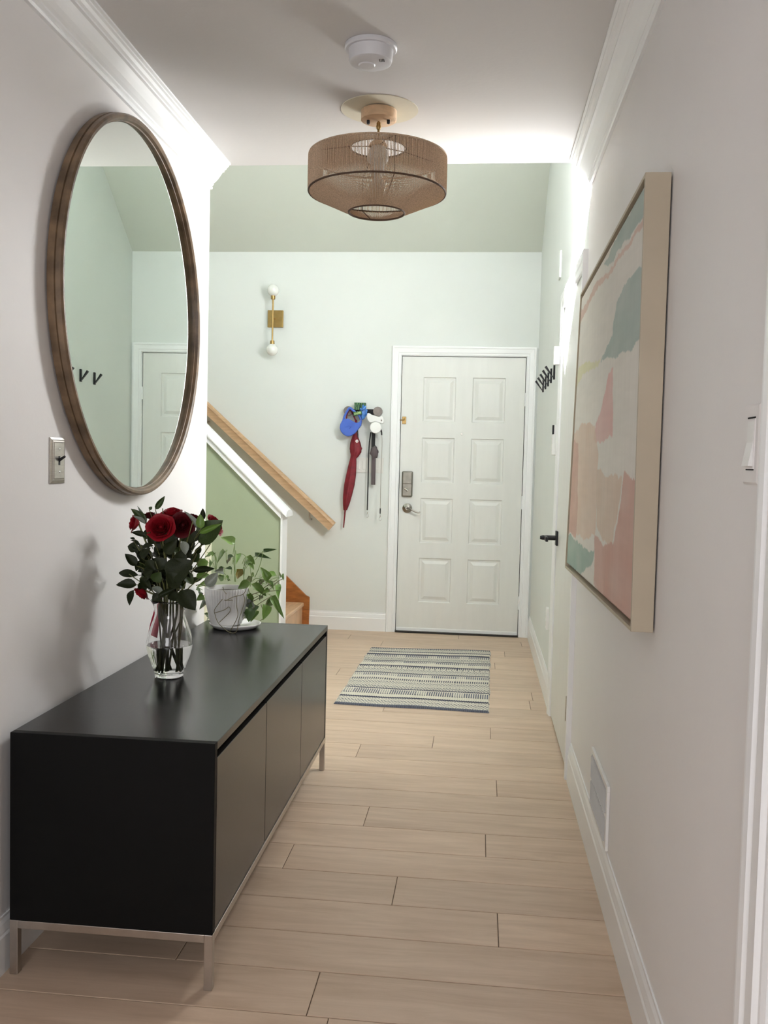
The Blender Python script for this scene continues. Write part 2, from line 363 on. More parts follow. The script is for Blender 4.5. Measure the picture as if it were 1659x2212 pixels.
link('lock_cover',B(-.560,-.494,YF-.070,YF-.064,1.100,1.184),'bronze',k_,bevel=.004)
link('thumb_turn',T([(-.545,YF-.078,1.066),(-.528,YF-.080,1.056),(-.520,YF-.080,1.050)],.007,10,r2=.010),'nickel',k_,smooth=True)
hd=link('door_handle',L([(0,-.030),(.012,-.030),(.014,-.020),(.024,-.016),(.034,-.010),(.036,0),(0,0)],(-.524,YF-.040,.921),28,'y'),'handlenickel',D1,smooth=True)
link('lever',T(spline([(-.524,YF-.068,.921),(-.500,YF-.084,.918),(-.470,YF-.088,.902),(-.440,YF-.086,.892),(-.425,YF-.082,.897)],5),.0075,10,r2=.0045),'handlenickel',hd,smooth=True)
link('strike_plate',B(-.5925,-.5905,YF-.046,YF-.030,.88,.96),'bronze',D1)
D1.location.y=.050
bk=link('shadow_backing',B(-.5904,.3124,YF-.0009,YF+.004,.002,2.034),'void',D1)
# threshold and casing
struct('trim_3',B(-.590,.312,YF-.022,YF+.05,.0,.012),'threshold',label='dark door threshold')
bm=bmesh.new(); yc=YF
CP=[(0,0),(.0,.008),(.004,.010),(.016,.010),(.020,.014),(.048,.016),(.054,.019),(.064,.019),(.066,.016),(.066,0)]   # from the opening outwards
prism(bm,CP,lambda p:(-.594-p[0],yc-p[1],0),lambda p:(-.594-p[0],yc-p[1],2.038+p[0]))
prism(bm,CP,lambda p:(.316+p[0],yc-p[1],0),lambda p:(.316+p[0],yc-p[1],2.038+p[0]))
prism(bm,CP,lambda p:(-.594-p[0],yc-p[1],2.038+p[0]),lambda p:(.316+p[0],yc-p[1],2.038+p[0]))
box(bm,-.602,-.5905,YF-.002,YF+.12,0,2.046); box(bm,.3125,.324,YF-.002,YF+.12,0,2.046); box(bm,-.5905,.3125,YF-.002,YF+.12,2.0345,2.046)
struct('trim_4',bm,'trim',label='white casing of the front door')
# ---------------- side door in the right wall
D2=struct('door_2',B(XR-.006,XR+.032,DN+.002,DF-.004,.012,DT-.004),'door',label='flat white side door')
for z in (.27,1.05,1.80):
    link('hinge',L([(0,-.05),(.007,-.05),(.007,.05),(0,.05)],(XR-.013,DN+.004,z),12),'nickel',D2,smooth=True)
hb=link('door_handle',B(XR-.016,XR-.006,4.515,4.580,.868,.938),'matteblack',D2,bevel=.002)
link('spindle',L([(0,-.075),(.008,-.075),(.012,-.062),(.012,0),(0,0)],(XR-.016,4.548,.904),16,'x'),'matteblack',hb,smooth=True)
link('lever',B(XR-.072,XR-.060,4.43,4.562,.893,.915),'matteblack',hb,bevel=.002)
bm=bmesh.new()
ct=.020
CQ=[(0,0),(0,.012),(.006,.015),(.030,.017),(.040,.020),(.072,.020),(.072,0)]
prism(bm,CQ,lambda p:(XR-p[1],DN-p[0],0),lambda p:(XR-p[1],DN-p[0],DT+p[0]))
prism(bm,CQ,lambda p:(XR-p[1],DF+p[0],0),lambda p:(XR-p[1],DF+p[0],DT+p[0]))
prism(bm,CQ,lambda p:(XR-p[1],DN-p[0],DT+p[0]),lambda p:(XR-p[1],DF+p[0],DT+p[0]))
struct('trim_5',bm,'trim',label='white casing round the side door')
# ---------------- near doorway on the right: casing and the dark wooden door beyond
bm=bmesh.new()
CW=[(0,0),(0,.010),(.010,.014),(.024,.012),(.030,.019),(.036,.014),(.066,.016),(.078,.013),(.084,.018),(.098,.020),(.104,.020),(.104,0)]
prism(bm,CW,lambda p:(XR-p[1],1.185+p[0],0),lambda p:(XR-p[1],1.185+p[0],2.06+p[0]))
prism(bm,CW,lambda p:(XR-p[1],.30-p[0],0),lambda p:(XR-p[1],.30-p[0],2.06+p[0]))
prism(bm,CW,lambda p:(XR-p[1],1.185+p[0],2.06+p[0]),lambda p:(XR-p[1],.30-p[0],2.06+p[0]))
box(bm,XR,XR+.12,1.173,1.1845,0,2.06)
struct('trim_6',bm,'trim',label='moulded white casing at the right picture edge')
struct('door_3',B(XR+.045,XR+.085,.31,1.171,.01,2.05),'brownwood',label='dark brown wooden door at the right picture edge')
# ---------------- knee wall of the stairs
KX=-1.222
def kz(x): return .938+(KX-x)*.965
bm=bmesh.new()
KY0,KY1=5.60,5.73
pr=[(-3.5,0),(KX,0),(KX,kz(KX)),(-3.5,kz(-3.5))]
prism(bm,pr,lambda p:(p[0],KY0,p[1]),lambda p:(p[0],KY1,p[1]))
struct('wall_stair',bm,'sage',label='sage green half wall beside the stairs')
struct('trim_7',B(KX,KX+.012,KY0-.012,KY1+.005,0,kz(KX)),'trim',label='white end board of the sage half wall')
bm=bmesh.new(); cpz=[(-.035,.0),(-.035,.012),(-.020,.030),(.030,.042),(.100,.042),(.150,.030),(.165,.012),(.165,0)]
def cap(p,x): return (x,KY0+p[0],kz(x)+p[1])
prism(bm,cpz,lambda p:cap(p,KX+.040),lambda p:cap(p,-3.5))
under=[(-.022,-.045),(-.022,0),(0,0),(0,-.045)]; prism(bm,under,lambda p:cap(p,KX+.004),lambda p:cap(p,-3.5))
struct('trim_8',bm,'trim',label='sloping white cap on the sage half wall')
bm=bmesh.new(); box(bm,-1.745,-1.662,KY0-.018,KY0,0,.86); box(bm,-2.5,-1.745,KY0-.012,KY0,0,.80); box(bm,-2.5,-1.745,KY0-.018,KY0,.80,.86)
struct('trim_9',bm,'cream',label='cream door surround in the sage half wall')
# ---------------- stairs
ST=thing('staircase','maple stairs rising left behind the sage half wall','stairs',(-1.28,6.2,0))
RI,GO=.195,.21
for i in range(9):
    x=-1.275-GO*i; z=RI*(i+1)
    link('riser',B(x-.03,x-.012,KY1+.002,YF-.022,z-RI,z-.03),'maple',ST)
    link('tread',B(x-GO-.03,x,KY1+.002,YF-.022,z-.03,z),'maple',ST,bevel=.008,seg=3)
bm=bmesh.new(); sk=[(-1.236,0),(-1.236,.235),(-1.262,.248),(-3.3,.248+2.04*.93),(-3.3,0)]
prism(bm,sk,lambda p:(p[0],YF-.02,p[1]),lambda p:(p[0],YF-.001,p[1])); link('skirt_board',bm,'cherry',ST,bevel=.002)
# ---------------- handrail
HR=thing('handrail','light oak handrail on the far wall over the stairs','handrail',(-1.6,6.635,1.25))
def rz(x): return .775+(-1.06-x)*.888
hp=[(-.026,-.038),(-.020,.0),(-.026,.012),(-.022,.026),(-.012,.033),(.012,.033),(.022,.026),(.026,.012),(.020,0),(.026,-.038)]
nx,nz=.664,.748
bm=bmesh.new()
def hpt(p,x,e=0): return (x+nx*p[1]*1.0,6.635+p[0],rz(x)+nz*p[1]*1.05)
prism(bm,hp,lambda p:hpt(p,-1.062),lambda p:hpt(p,-3.3)); link('rail',bm,'oak',HR,smooth=True)
for x in (-1.235,-2.03):
    link('bracket',T(spline([(x,YF-.002,rz(x)-.11),(x,YF-.05,rz(x)-.115),(x,6.637,rz(x)-.085),(x,6.636,rz(x)-.036)],4),.006,8),'nickel',HR,smooth=True)
# ================================================================== THINGS
# ---------------- console
CX0,CX1,CY0,CY1,CZ0,CZ1=-1.092,-.592,2.045,3.630,.135,.592
CN=thing('console_cabinet','long black console cabinet on slim steel legs along the left wall','cabinet',((CX0+CX1)/2,(CY0+CY1)/2,0))
link('top_panel',B(CX0,CX1,CY0+.0192,CY1-.0192,CZ1-.020,CZ1),'black',CN,bevel=.0012)
link('side_panel',B(CX0,CX1,CY0,CY0+.019,CZ0,CZ1),'blackshaded',CN,bevel=.0012)
link('side_panel',B(CX0,CX1,CY1-.019,CY1,CZ0,CZ1),'black',CN,bevel=.0012)
link('bottom_panel',B(CX0,CX1-.004,CY0+.019,CY1-.019,CZ0,CZ0+.019),'black',CN)
link('back_panel',B(CX0,CX0+.01,CY0+.019,CY1-.019,CZ0+.019,CZ1-.0202),'black',CN)
link('inner_shadow_panel',B(CX1-.060,CX1-.030,CY0+.019,CY1-.019,CZ0+.019,CZ1-.0202),'void',CN)
ys=[CY0+.022,2.573,3.105,CY1-.022]
for a,b_ in zip(ys,ys[1:]):
    link('door',B(CX1-.020,CX1-.001,a+.0018,b_-.0018,CZ0+.004,CZ1-.040),'blackfront',CN,bevel=.0015)
LG=.020
for x,y in ((CX1-LG,CY0),(CX0,CY0),(CX1-LG,CY1-LG),(CX0,CY1-LG)):
    link('leg',B(x,x+LG,y,y+LG,0,CZ0-.0005),'legmetal',CN,bevel=.001)
for a in ((CX0+LG,CX1-LG,CY0,CY0+LG),(CX0+LG,CX1-LG,CY1-LG,CY1),(CX1-LG,CX1,CY0+LG,CY1-LG),(CX0,CX0+LG,CY0+LG,CY1-LG)):
    link('frame_rail',B(*a,CZ0-.020,CZ0-.0005),'legmetal',CN,bevel=.001)
# ---------------- mirror
MC=(2.845,1.712); MR=.583
MI=thing('round_mirror','large round mirror in a deep brown wooden frame on the left wall','mirror',(XL,MC[0],MC[1]-MR))
pf=[(MR-.010,.0035),(MR-.002,.006),(MR,.010),(MR,.026),(MR-.0045,.0275),(MR-.0045,.0295),(MR-.001,.031),(MR-.002,.043),(MR-.007,.048),(MR-.014,.048),(MR-.019,.044),(MR-.021,.034),(MR-.0245,.033),(MR-.0255,.024),(MR-.035,.024),(MR-.035,.0035)]
link('frame',L(pf,(XL,MC[0],MC[1]),128,'x',close=True),'frame',MI,smooth=True)
link('mirror_glass',L([(0,.020),(MR-.026,.020),(MR-.026,.028),(0,.028)],(XL,MC[0],MC[1]),128,'x'),'mirror',MI)
for ob in MI.children:
    if ob.name.startswith('mirror_glass'):      # the glass sits a third of a degree askew in its frame
        for v in ob.data.vertices: v.co.x-=.0062*(v.co.y-MC[0])
# ---------------- painting: slightly twisted deep canvas in a champagne floater frame
PY0,PY1=2.07,3.50
def pcorner(u,v):     # u along the wall away from the camera, v up
    yy=PY0+(PY1-PY0)*u
    x=(.343*(1-v)+.336*v)*(1-u)+(.3315*(1-v)+.3526*v)*u
    z=(.903*(1-v)+1.883*v)*(1-u)+(.883*(1-v)+1.888*v)*u
    return x,yy,z
PT=thing('abstract_painting','large abstract canvas in teal, pink and cream, champagne frame, right wall','painting',(XR,2.8,.89))
REG={'teal_top': [(2.076, 1.887), (2.06, 1.814), (2.275, 1.817), (2.645, 1.824), (2.805, 1.853), (2.522, 1.873)], 'pink_s': [(2.06, 1.814), (2.104, 1.794), (2.379, 1.794), (2.873, 1.803), (3.491, 1.781), (3.505, 1.824), (2.924, 1.829), (2.505, 1.808), (2.272, 1.808)], 'teal_big': [(2.058, 1.706), (2.021, 1.54), (2.315, 1.535), (2.762, 1.56), (2.807, 1.572), (2.522, 1.622), (2.491, 1.693), (2.33, 1.708)], 'yellow': [(3.54, 1.546), (3.562, 1.609), (2.995, 1.605), (2.79, 1.587), (2.851, 1.577), (3.187, 1.572)], 'pink': [(2.511, 1.516), (2.52, 1.334), (2.864, 1.324), (2.914, 1.34), (2.765, 1.426), (2.63, 1.503)], 'peach': [(3.548, 1.377), (3.187, 1.402), (2.88, 1.377), (2.781, 1.267), (2.781, 1.046), (3.228, 1.011), (3.626, 1.001), (3.625, 1.198)], 'pinkd': [(3.56, 1.37), (3.338, 1.332), (3.285, 1.0), (3.698, 0.988), (3.612, 1.163)], 'tan': [(2.796, 1.245), (2.327, 1.235), (2.357, 1.175), (2.44, 1.062), (2.767, 1.074)], 'rose': [(2.301, 1.247), (2.003, 1.227), (1.931, 0.907), (2.284, 0.886), (2.759, 0.911), (2.788, 1.046), (2.589, 1.049), (2.414, 1.07), (2.326, 1.198)], 'teal_low': [(3.789, 0.986), (3.325, 0.987), (2.784, 0.994), (2.86, 0.938), (3.14, 0.896), (3.738, 0.855)], 'lowpink': [(2.788, 1.046), (2.59, 1.052), (2.547, 0.9), (2.755, 0.897)]}
def inside(p,poly):
    x,y=p; c=False; j=len(poly)-1
    for i in range(len(poly)):
        xi,yi=poly[i]; xj,yj=poly[j]
        if (yi>y)!=(yj>y) and x<(xj-xi)*(y-yi)/(yj-yi)+xi: c=not c
        j=i
    return c
PC={'teal_top':(.36,.46,.42),'pink_s':(.66,.48,.41),'teal_big':(.36,.46,.43),'yellow':(.70,.69,.45),'pink':(.74,.47,.44),'peach':(.74,.58,.47),'pinkd':(.62,.40,.33),'tan':(.70,.56,.45),'rose':(.60,.35,.285),'teal_low':(.31,.45,.39),'lowpink':(.66,.46,.40)}
from mathutils import noise
def pcolor(y,z):
    nz_=lambda s,o: noise.noise(Vector((y*s*.5+o,z*s,o)))
    y2=y+.06*nz_(8,1.3)+.02*nz_(26,4.1); z2=z+.022*nz_(9,7.7)+.010*nz_(38,2.2)
    base=Vector((.76,.735,.68))*(1+.08*nz_(5,3.3))
    for k,c in PC.items():
        if inside((y2,z2),REG[k]):
            t=.82+.18*nz_(14,9.1); base=base.lerp(Vector(c),max(0,min(1,t)))
    st=noise.noise(Vector((y*6,z*60,2)))*.5+noise.noise(Vector((y*40,z*8,5)))*.5
    base=base*(1+.07*st); return (*base,1)
bm=bmesh.new(); nu,nv=300,230; lay=bm.verts.layers.float_color.new('paint'); gr=[]
fr=.012
for j in range(nv+1):
    row=[]
    for i in range(nu+1):
        u=fr+(1-2*fr)*i/nu; v=fr+(1-2*fr)*j/nv
        x,y,z=pcorner(u,v); vt=bm.verts.new((x+.004,y,z)); k=.343/x
        vt[lay]=pcolor(y*k,1.255+(z-1.255)*k); row.append(vt)
    gr.append(row)
for j in range(nv):
    for i in range(nu): bm.faces.new((gr[j][i],gr[j][i+1],gr[j+1][i+1],gr[j+1][i]))
# sides of the canvas back towards the wall
def back(r): return [bm.verts.new((XR-.012,q.co.y,q.co.z)) for q in r]
for r in (gr[0],gr[-1],[q[0] for q in gr],[q[-1] for q in gr]):
    bb=back(r)
    for q in bb: q[lay]=(.58,.55,.5,1)
    for i in range(len(r)-1): bm.faces.new((r[i],r[i+1],bb[i+1],bb[i]))
m,nt,b=mat('painted_canvas',(.6,.6,.55),.75)
at=N(nt,'ShaderNodeAttribute',attribute_name='paint'); nt.links.new(at.outputs['Color'],b.inputs['Base Color'])
tn=N(nt,'ShaderNodeTexNoise'); tn.inputs['Scale'].default_value=160; bp=N(nt,'ShaderNodeBump'); bp.inputs['Strength'].default_value=.3; bp.inputs['Distance'].default_value=.001
tcx=N(nt,'ShaderNodeTexCoord'); nt.links.new(tcx.outputs['Object'],tn.inputs['Vector']); nt.links.new(tn.outputs['Fac'],bp.inputs['Height']); nt.links.new(bp.outputs[0],b.inputs['Normal'])
link('canvas',bm,m,PT,smooth='all')
def bar(u0,u1,v0,v1):
    bm=bmesh.new(); P=[]
    for (u,v) in ((u0,v0),(u1,v0),(u1,v1),(u0,v1)): P.append(pcorner(u,v))
    f=[(p[0],p[1],p[2]) for p in P]; k=[(XR-.004,p[1],p[2]) for p in P]
    hexa(bm,f+k); return bm
t1=.008; t2=.010
for a in ((-t1,0,-t2,1+t2),(1-.002,1+.006,-t2,1+t2),(0,1-.002,-t2,-.001),(0,1-.002,1.001,1+t2)):
    link('frame_bar',bar(*a),'beige',PT,bevel=.001)
link('dark_liner',bar(.0005,.9975,-.0005,1.0005),'canvasback',PT).data.transform(Matrix.Translation((0.020,0,0)))
# keep the liner inside the frame depth
for ob in PT.children:
    if ob.name.startswith('dark_liner'):
        for v in ob.data.vertices: v.co.x=min(v.co.x,XR-.006)
# ---------------- pendant lamp
LX,LY=-.374,3.135
PL=thing('pendant_lamp','woven jute drum ceiling lamp with a tapered underside','lamp',(LX,LY,2.095))
def at(h): return (LX,LY,h)
link('ceiling_disc',L([(0,0),(.130,0),(.130,.002),(0,.002)],(LX+.002,LY,ZC-.0021),64),'patch',PL)
cn=link('canopy',L([(0,-.036),(.055,-.036),(.060,-.033),(.060,-.002),(.052,.0),(0,0)],at(ZC-.003),48),'palewood',PL,smooth=True)
for dx in (-.034,.034): link('screw',L([(0,-.012),(.0045,-.012),(.0055,-.008),(.0055,0),(0,0)],(LX+dx,LY-.01,ZC-.039),12),'matteblack',cn,smooth=True)
link('gap_plate',L([(0,-.008),(.045,-.008),(.045,-.002),(0,-.002)],at(ZC),32),'void',cn)
rd=bmesh.new(); tube(rd,[(LX,LY,ZC-.039),(LX,LY,2.31)],.004,10); lathe(rd,[(0,-.010),(.007,-.008),(.009,0),(.007,.008),(0,.010)],at(2.383),12); lathe(rd,[(0,0),(.0075,0),(.0075,.018),(0,.018)],at(ZC-.062),14)
link('stem',rd,'brass',PL,smooth=True)
link('cap',L([(0,.014),(.020,.012),(.030,.002),(.032,-.006),(0,-.006)],at(2.323),32),'palewood',PL,smooth=True)
sk_=link('socket',L([(0,.02),(.022,.018),(.034,.0),(.036,-.028),(.030,-.036),(.024,-.038),(.024,-.075),(0,-.075)],at(2.300),24),'ivory',PL,smooth=True)
link('bulb',L([(0,0),(.012,0),(.014,-.012),(.026,-.035),(.030,-.055),(.024,-.075),(.010,-.086),(0,-.088)],at(2.225),24),'globe',sk_,smooth=True)
RT,RO,RB=.094,.2335,.094; ZT,ZS,ZM,ZB=2.312,2.283,2.163,2.098
bm=bmesh.new(); NC=322
for i in range(NC):
    random.seed(i); t=2*PI*(i+random.uniform(-.12,.12))/NC; c,s=math.cos(t),math.sin(t)
    P=[(RT,ZT),(RO-.008,ZS+.002),(RO,ZS-.006),(RO+.0006*random.uniform(-1,1),(ZS+ZM)/2),(RO,ZM+.006),(RO-.006,ZM-.003),(RB,ZB)]
    tube(bm,[(LX+r*c,LY+r*s,z) for r,z in P],.00130,4,cap=False)
cw=link('cord_wrap',bm,'jute',PL); tag(cw,'parallel brown jute cords',kind='stuff')
for nm,r,z,rr in (('top_ring',RT,ZT,.003),('upper_hoop',RO-.002,ZS-.001,.003),('lower_hoop',RO-.002,ZM,.0032),('bottom_ring',RB,ZB,.0034)):
    bm=bmesh.new(); torus(bm,at(z),r,rr,72,8); link(nm,bm,'jute' if nm in('upper_hoop',) else 'wire',PL,smooth='all')
for k in range(4):
    t=2*PI*k/4+.35; c,s=math.cos(t),math.sin(t)
    link('wire_rib',T([(LX+r*c,LY+r*s,z) for r,z in ((.02,2.316),(RT,ZT-.003),(RO-.005,ZS-.003),(RO-.005,ZM),(RB,ZB+.002))],.0016,6),'wire',PL)
# ---------------- smoke detector
SD=thing('smoke_detector','round white smoke detector on the hallway ceiling','detector',(-.345,2.662,ZC-.05))
sdc=(-.345,2.662,ZC)
link('base_ring',L([(0,-.001),(.074,-.001),(.075,-.010),(.072,-.014),(0,-.014)],sdc,48),'greyplastic',SD,smooth=True)
link('housing',L([(0,-.050),(.054,-.050),(.060,-.047),(.062,-.040),(.064,-.014),(0,-.014)],sdc,48),'greyplastic',SD,smooth=True)
link('test_button',L([(0,-.054),(.022,-.053),(.025,-.049),(0,-.049)],(sdc[0]-.012,sdc[1]+.01,sdc[2]),32),'greyplastic',SD,smooth=True)
for k in range(4):
    link('vent_slot',B(sdc[0]+.028+.004*k,sdc[0]+.0295+.004*k,sdc[1]-.030,sdc[1]-.012,ZC-.0515,ZC-.048),'void',SD)
# ---------------- wall sconce
SCN=thing('wall_sconce','brass wall sconce with two opal globes above the handrail','sconce',(-1.535,YF,2.03))
X0=-1.536
link('backplate',B(-1.590,-1.474,YF-.020,YF-.001,2.228,2.352),'brass',SCN,bevel=.0015)
link('arm',T([(X0,YF-.02,2.29),(X0,YF-.085,2.29)],.006,10),'brass',SCN)
link('rod',T([(X0,YF-.088,2.115),(X0,YF-.088,2.425)],.0062,12),'brass',SCN,smooth=True)
for z,s in ((2.425,1),(2.115,-1)):
    link('socket_cup',L([(0,-.005*s),(.016,-.005*s),(.017,.022*s),(0,.022*s)],(X0,YF-.088,z),20),'brass',SCN,smooth=True)
    R_=.0435; link('globe',L([(R_*math.sin(PI*i/14),R_*math.cos(PI*i/14)) for i in range(15)],(X0,YF-.088,z+s*.060),28),'globe',SCN,smooth='all')
# ---------------- rug
RC=[(-.717,4.628),(.084,4.605),(.108,6.150),(-.697,6.085)]
def rug_mat():
    m,nt,b=mat('woven_rug',(.6,.58,.5),.95,sheen=.3); at_=N(nt,'ShaderNodeAttribute',attribute_name='yarn'); nt.links.new(at_.outputs['Color'],b.inputs['Base Color'])
    return m
bm=bmesh.new(); lay=bm.verts.layers.float_color.new('yarn'); nu,nv=260,330; G=[]
# bands from the near hem to the far hem, in centimetres: (width, kind)
bands=[(2.5,'hem'),(14,'dash'),(2.8,'line'),(7,'cream'),(2.2,'ticks'),(9,'ticksb'),(3.2,'line'),(4,'dash'),(15,'dash'),(5,'ticks'),(6,'cream'),(8,'ticksb'),(3.0,'line'),(12,'dash'),(3,'chain'),(3,'ticks'),(3.2,'line'),(7,'cream'),(7,'ticksb'),(2,'line'),(11,'dash'),(8,'ticksb'),(3.0,'line'),(6,'cream'),(2.8,'line'),(9,'dash'),(2,'ticks'),(2,'hem')]
tot=sum(b_[0] for b_ in bands); edges=[]; a=0
for w_,k in bands: edges.append((a/tot,(a+w_)/tot,k)); a+=w_
CRM=(.63,.595,.50); NAV=(.018,.023,.055); GRY=(.075,.085,.115)
def yarn(u,v):
    for a,b_,k in edges:
        if v<=b_+1e-6: break
    f=(v-a)/(b_-a); cm=(v*150)
    if k=='hem': return GRY if (int(u*150)+int(cm*2))%2 else (.12,.13,.17)
    if k=='line': return NAV
    if k=='cream': return CRM
    if k=='dash':
        r=int(cm/1.9); return GRY if (cm/1.9-r)<.34 and ((u*46+(r%2)*.5)%1)<.5 else CRM
    if k=='ticks': return NAV if ((u*64)%1)<.5 else CRM
    if k=='ticksb': return (.06,.07,.12) if ((u*64)%1)<.42 and f<.85 else CRM
    if k=='chain': return NAV if abs(math.sin(u*75))*.8<abs(f-.5)*2 and ((u*48)%1)<.5 else CRM
for j in range(nv+1):
    row=[]
    for i in range(nu+1):
        u,v=i/nu,j/nv
        a=Vector(RC[0]).lerp(Vector(RC[1]),u); c=Vector(RC[3]).lerp(Vector(RC[2]),u); p=a.lerp(c,v)
        e=.006*noise.noise(Vector((0,v*9,1)))*(1 if .02<u<.98 else 1.5)
        p.x+=e; p.y+=.010*noise.noise(Vector((u*2.3,v*2,4)))
        edge=min(u,1-u)*.8; edv=min(v,1-v)*1.5
        z=.0075+.0016*math.sin(v*150/1.9*2*PI)*1.0+.0012*math.sin(u*64*2*PI)+.005*max(0,noise.noise(Vector((u*3,v*7,9))))
        if min(edge,edv)<.004: z=.0008
        q=bm.verts.new((p.x,p.y,z)); q[lay]=(*yarn(u,v),1); row.append(q)
    G.append(row)
for j in range(nv):
    for i in range(nu): bm.faces.new((G[j][i],G[j][i+1],G[j+1][i+1],G[j+1][i]))
rg=link('entry_rug',bm,rug_mat()); tag(rg,'cream and navy striped woven rug in front of the white door','rug')
# ---------------- wall plates
t=thing('toggle_switch','stepped nickel toggle switch plate on the left wall below the mirror','switch',(XL,2.337,1.178))
pl=bmesh.new(); prs=[(0,.0),(0,.003),(.006,.0045),(.008,.006),(.012,.0065),(.014,.008),(.020,.008)]
def plate(x,s,y0,y1,z0,z1,steps):
    bm=bmesh.new(); rings=[]
    for i,d in steps: rings.append([bm.verts.new((x+s*d,yy,zz)) for yy,zz in ((y0+i,z0+i),(y1-i,z0+i),(y1-i,z1-i),(y0+i,z1-i))])
    for p,q in zip(rings,rings[1:]):
        for k in range(4): bm.faces.new((p[k],p[(k+1)%4],q[(k+1)%4],q[k]))
    bm.faces.new(rings[-1]); return bm
pl.free()
link('plate',plate(XL,1,2.295,2.379,1.177,1.299,prs),'nickel',t)
link('toggle_slot',B(XL+.0075,XL+.0085,2.332,2.342,1.226,1.250),'matteblack',t)
link('toggle',T([(XL+.006,2.337,1.238),(XL+.024,2.337,1.250)],.0042,8,r2=.0032),'matteblack',t,smooth=True)
for z in (1.208,1.268): link('screw',L([(0,.0105),(.0025,.0095),(.003,.007)],(XL,2.337,z),12,'x'),'chrome',t,smooth=True)
t=thing('rocker_switch','white rocker switch beside the right door casing','switch',(XR,1.382,1.24))
link('plate',plate(XR,-1,1.347,1.417,1.236,1.352,[(0,0),(0,.003),(.003,.005)]),'hall',t)
link('rocker_frame',B(XR-.0065,XR-.0048,1.362,1.400,1.258,1.330),'hall',t)
bm=bmesh.new(); prism(bm,[(.005,1.262),(.013,1.262),(.007,1.296),(.0066,1.326),(.005,1.326)],lambda p:(XR-p[0],1.365,p[1]),lambda p:(XR-p[0],1.397,p[1]))
link('rocker',bm,'white',t)
for z in (1.256,1.331): link('slot',B(XR-.0062,XR-.0045,1.363,1.399,z,z+.0022),'void',t)
t=thing('switch_plate','ivory triple switch plate behind the hanging leashes','switch',(-.81,YF,1.17))
link('plate',B(-.916,-.706,YF-.006,YF-.0005,1.173,1.285),'ivory',t,bevel=.002)
for x in (-.894,-.848,-.802,-.756):
    link('rocker',B(x-.013,x+.013,YF-.010,YF-.006,1.198,1.260),'ivory',t,bevel=.0015)
# ---------------- vent register
t=thing('wall_vent','white louvred vent register low on the right wall','vent',(XR,2.79,.172))
vy0,vy1,vz0,vz1=2.606,2.978,.165,.352
bm=bmesh.new()
for a in ((vy0,vy1,vz0,vz0+.016),(vy0,vy1,vz1-.016,vz1),(vy0,vy0+.022,vz0+.016,vz1-.016),(vy1-.022,vy1,vz0+.016,vz1-.016),(vy0+.022,vy1-.022,(vz0+vz1)/2-.005,(vz0+vz1)/2+.005)):
    box(bm,XR-.009,XR-.0005,*a)
link('frame',bm,'white',t,bevel=.001)
link('backing',B(XR-.0016,XR-.0004,vy0+.02,vy1-.02,vz0+.014,vz1-.014),'disc',t)
n=20
for r0,r1 in ((vz0+.018,(vz0+vz1)/2-.006),((vz0+vz1)/2+.006,vz1-.018)):
    for k in range(n):
        y=vy0+.026+(vy1-vy0-.052)*(k+.5)/n
        bm=bmesh.new(); hexa(bm,[(XR-.0135,y-.0032,r0),(XR-.0135,y-.0022,r0),(XR-.002,y+.0050,r0),(XR-.002,y+.0040,r0),(XR-.0135,y-.0032,r1),(XR-.0135,y-.0022,r1),(XR-.002,y+.0050,r1),(XR-.002,y+.0040,r1)])
        link('slat',bm,'white',t)
# ---------------- entry right wall: sensor, thermostat, outlets
t=thing('door_sensor','small white sensor box on the side door casing','sensor',(XR-.02,4.645,1.765))
link('housing',B(XR-.048,XR-.0205,4.622,4.664,1.758,1.846),'white',t,bevel=.003)
t=thing('remote_holder','slim white remote control in a wall holder beside the side door','remote',(XR,4.86,1.30))
h_=link('body',B(XR-.026,XR-.0005,4.83,4.885,1.312,1.470),'white',t,bevel=.006,seg=3)
link('display',B(XR-.0265,XR-.018,4.829,4.872,1.420,1.468),'matteblack',t)
for k in range(5): link('button',B(XR-.0275,XR-.0255,4.845,4.868,1.330+.016*k,1.338+.016*k),'ivory',t)
t=thing('chime_plate','small blank white plate high on the entry right wall','plate',(XR,5.0,2.245))
link('plate',plate(XR,-1,4.955,5.045,2.250,2.390,[(0,0),(0,.007),(.004,.010)]),'foyer',t)
t=thing('wall_outlet','white outlet plate low on the entry right wall','outlet',(XR,5.02,.37))
link('plate',plate(XR,-1,4.985,5.055,.370,.485,[(0,0),(0,.010),(.003,.013)]),'white',t)
for z in (.40,.445): link('socket',L([(0,-.0145),(.014,-.0145),(.015,-.012)],(XR,5.02,z),16,'x'),'ivory',t)
# ---------------- hook rail: five black V-shaped hooks
HG='black hooks on the entry right wall'
hl=['black V-shaped wall hook nearest the camera','second black V-shaped wall hook from the camera','third black V-shaped hook, middle of the five','fourth black V-shaped wall hook, second from the front door','black V-shaped wall hook nearest the front door']
for k in range(5):
    y=5.14+.222*k; z0=1.731
    t=thing('wall_hook',hl[k],'hook',(XR,y,z0),group=HG)
    link('back_bar',B(XR-.010,XR-.0005,y-.011,y+.011,z0,z0+.082),'matteblack',t,bevel=.001)
    bm=bmesh.new(); hexa(bm,[(XR-.013,y-.010,z0+.012),(XR-.004,y-.010,z0+.004),(XR-.004,y+.010,z0+.004),(XR-.013,y+.010,z0+.012),(XR-.058,y-.010,z0+.067),(XR-.048,y-.010,z0+.075),(XR-.048,y+.010,z0+.075),(XR-.058,y+.010,z0+.067)])
    link('prong',bm,'matteblack',t,bevel=.001)
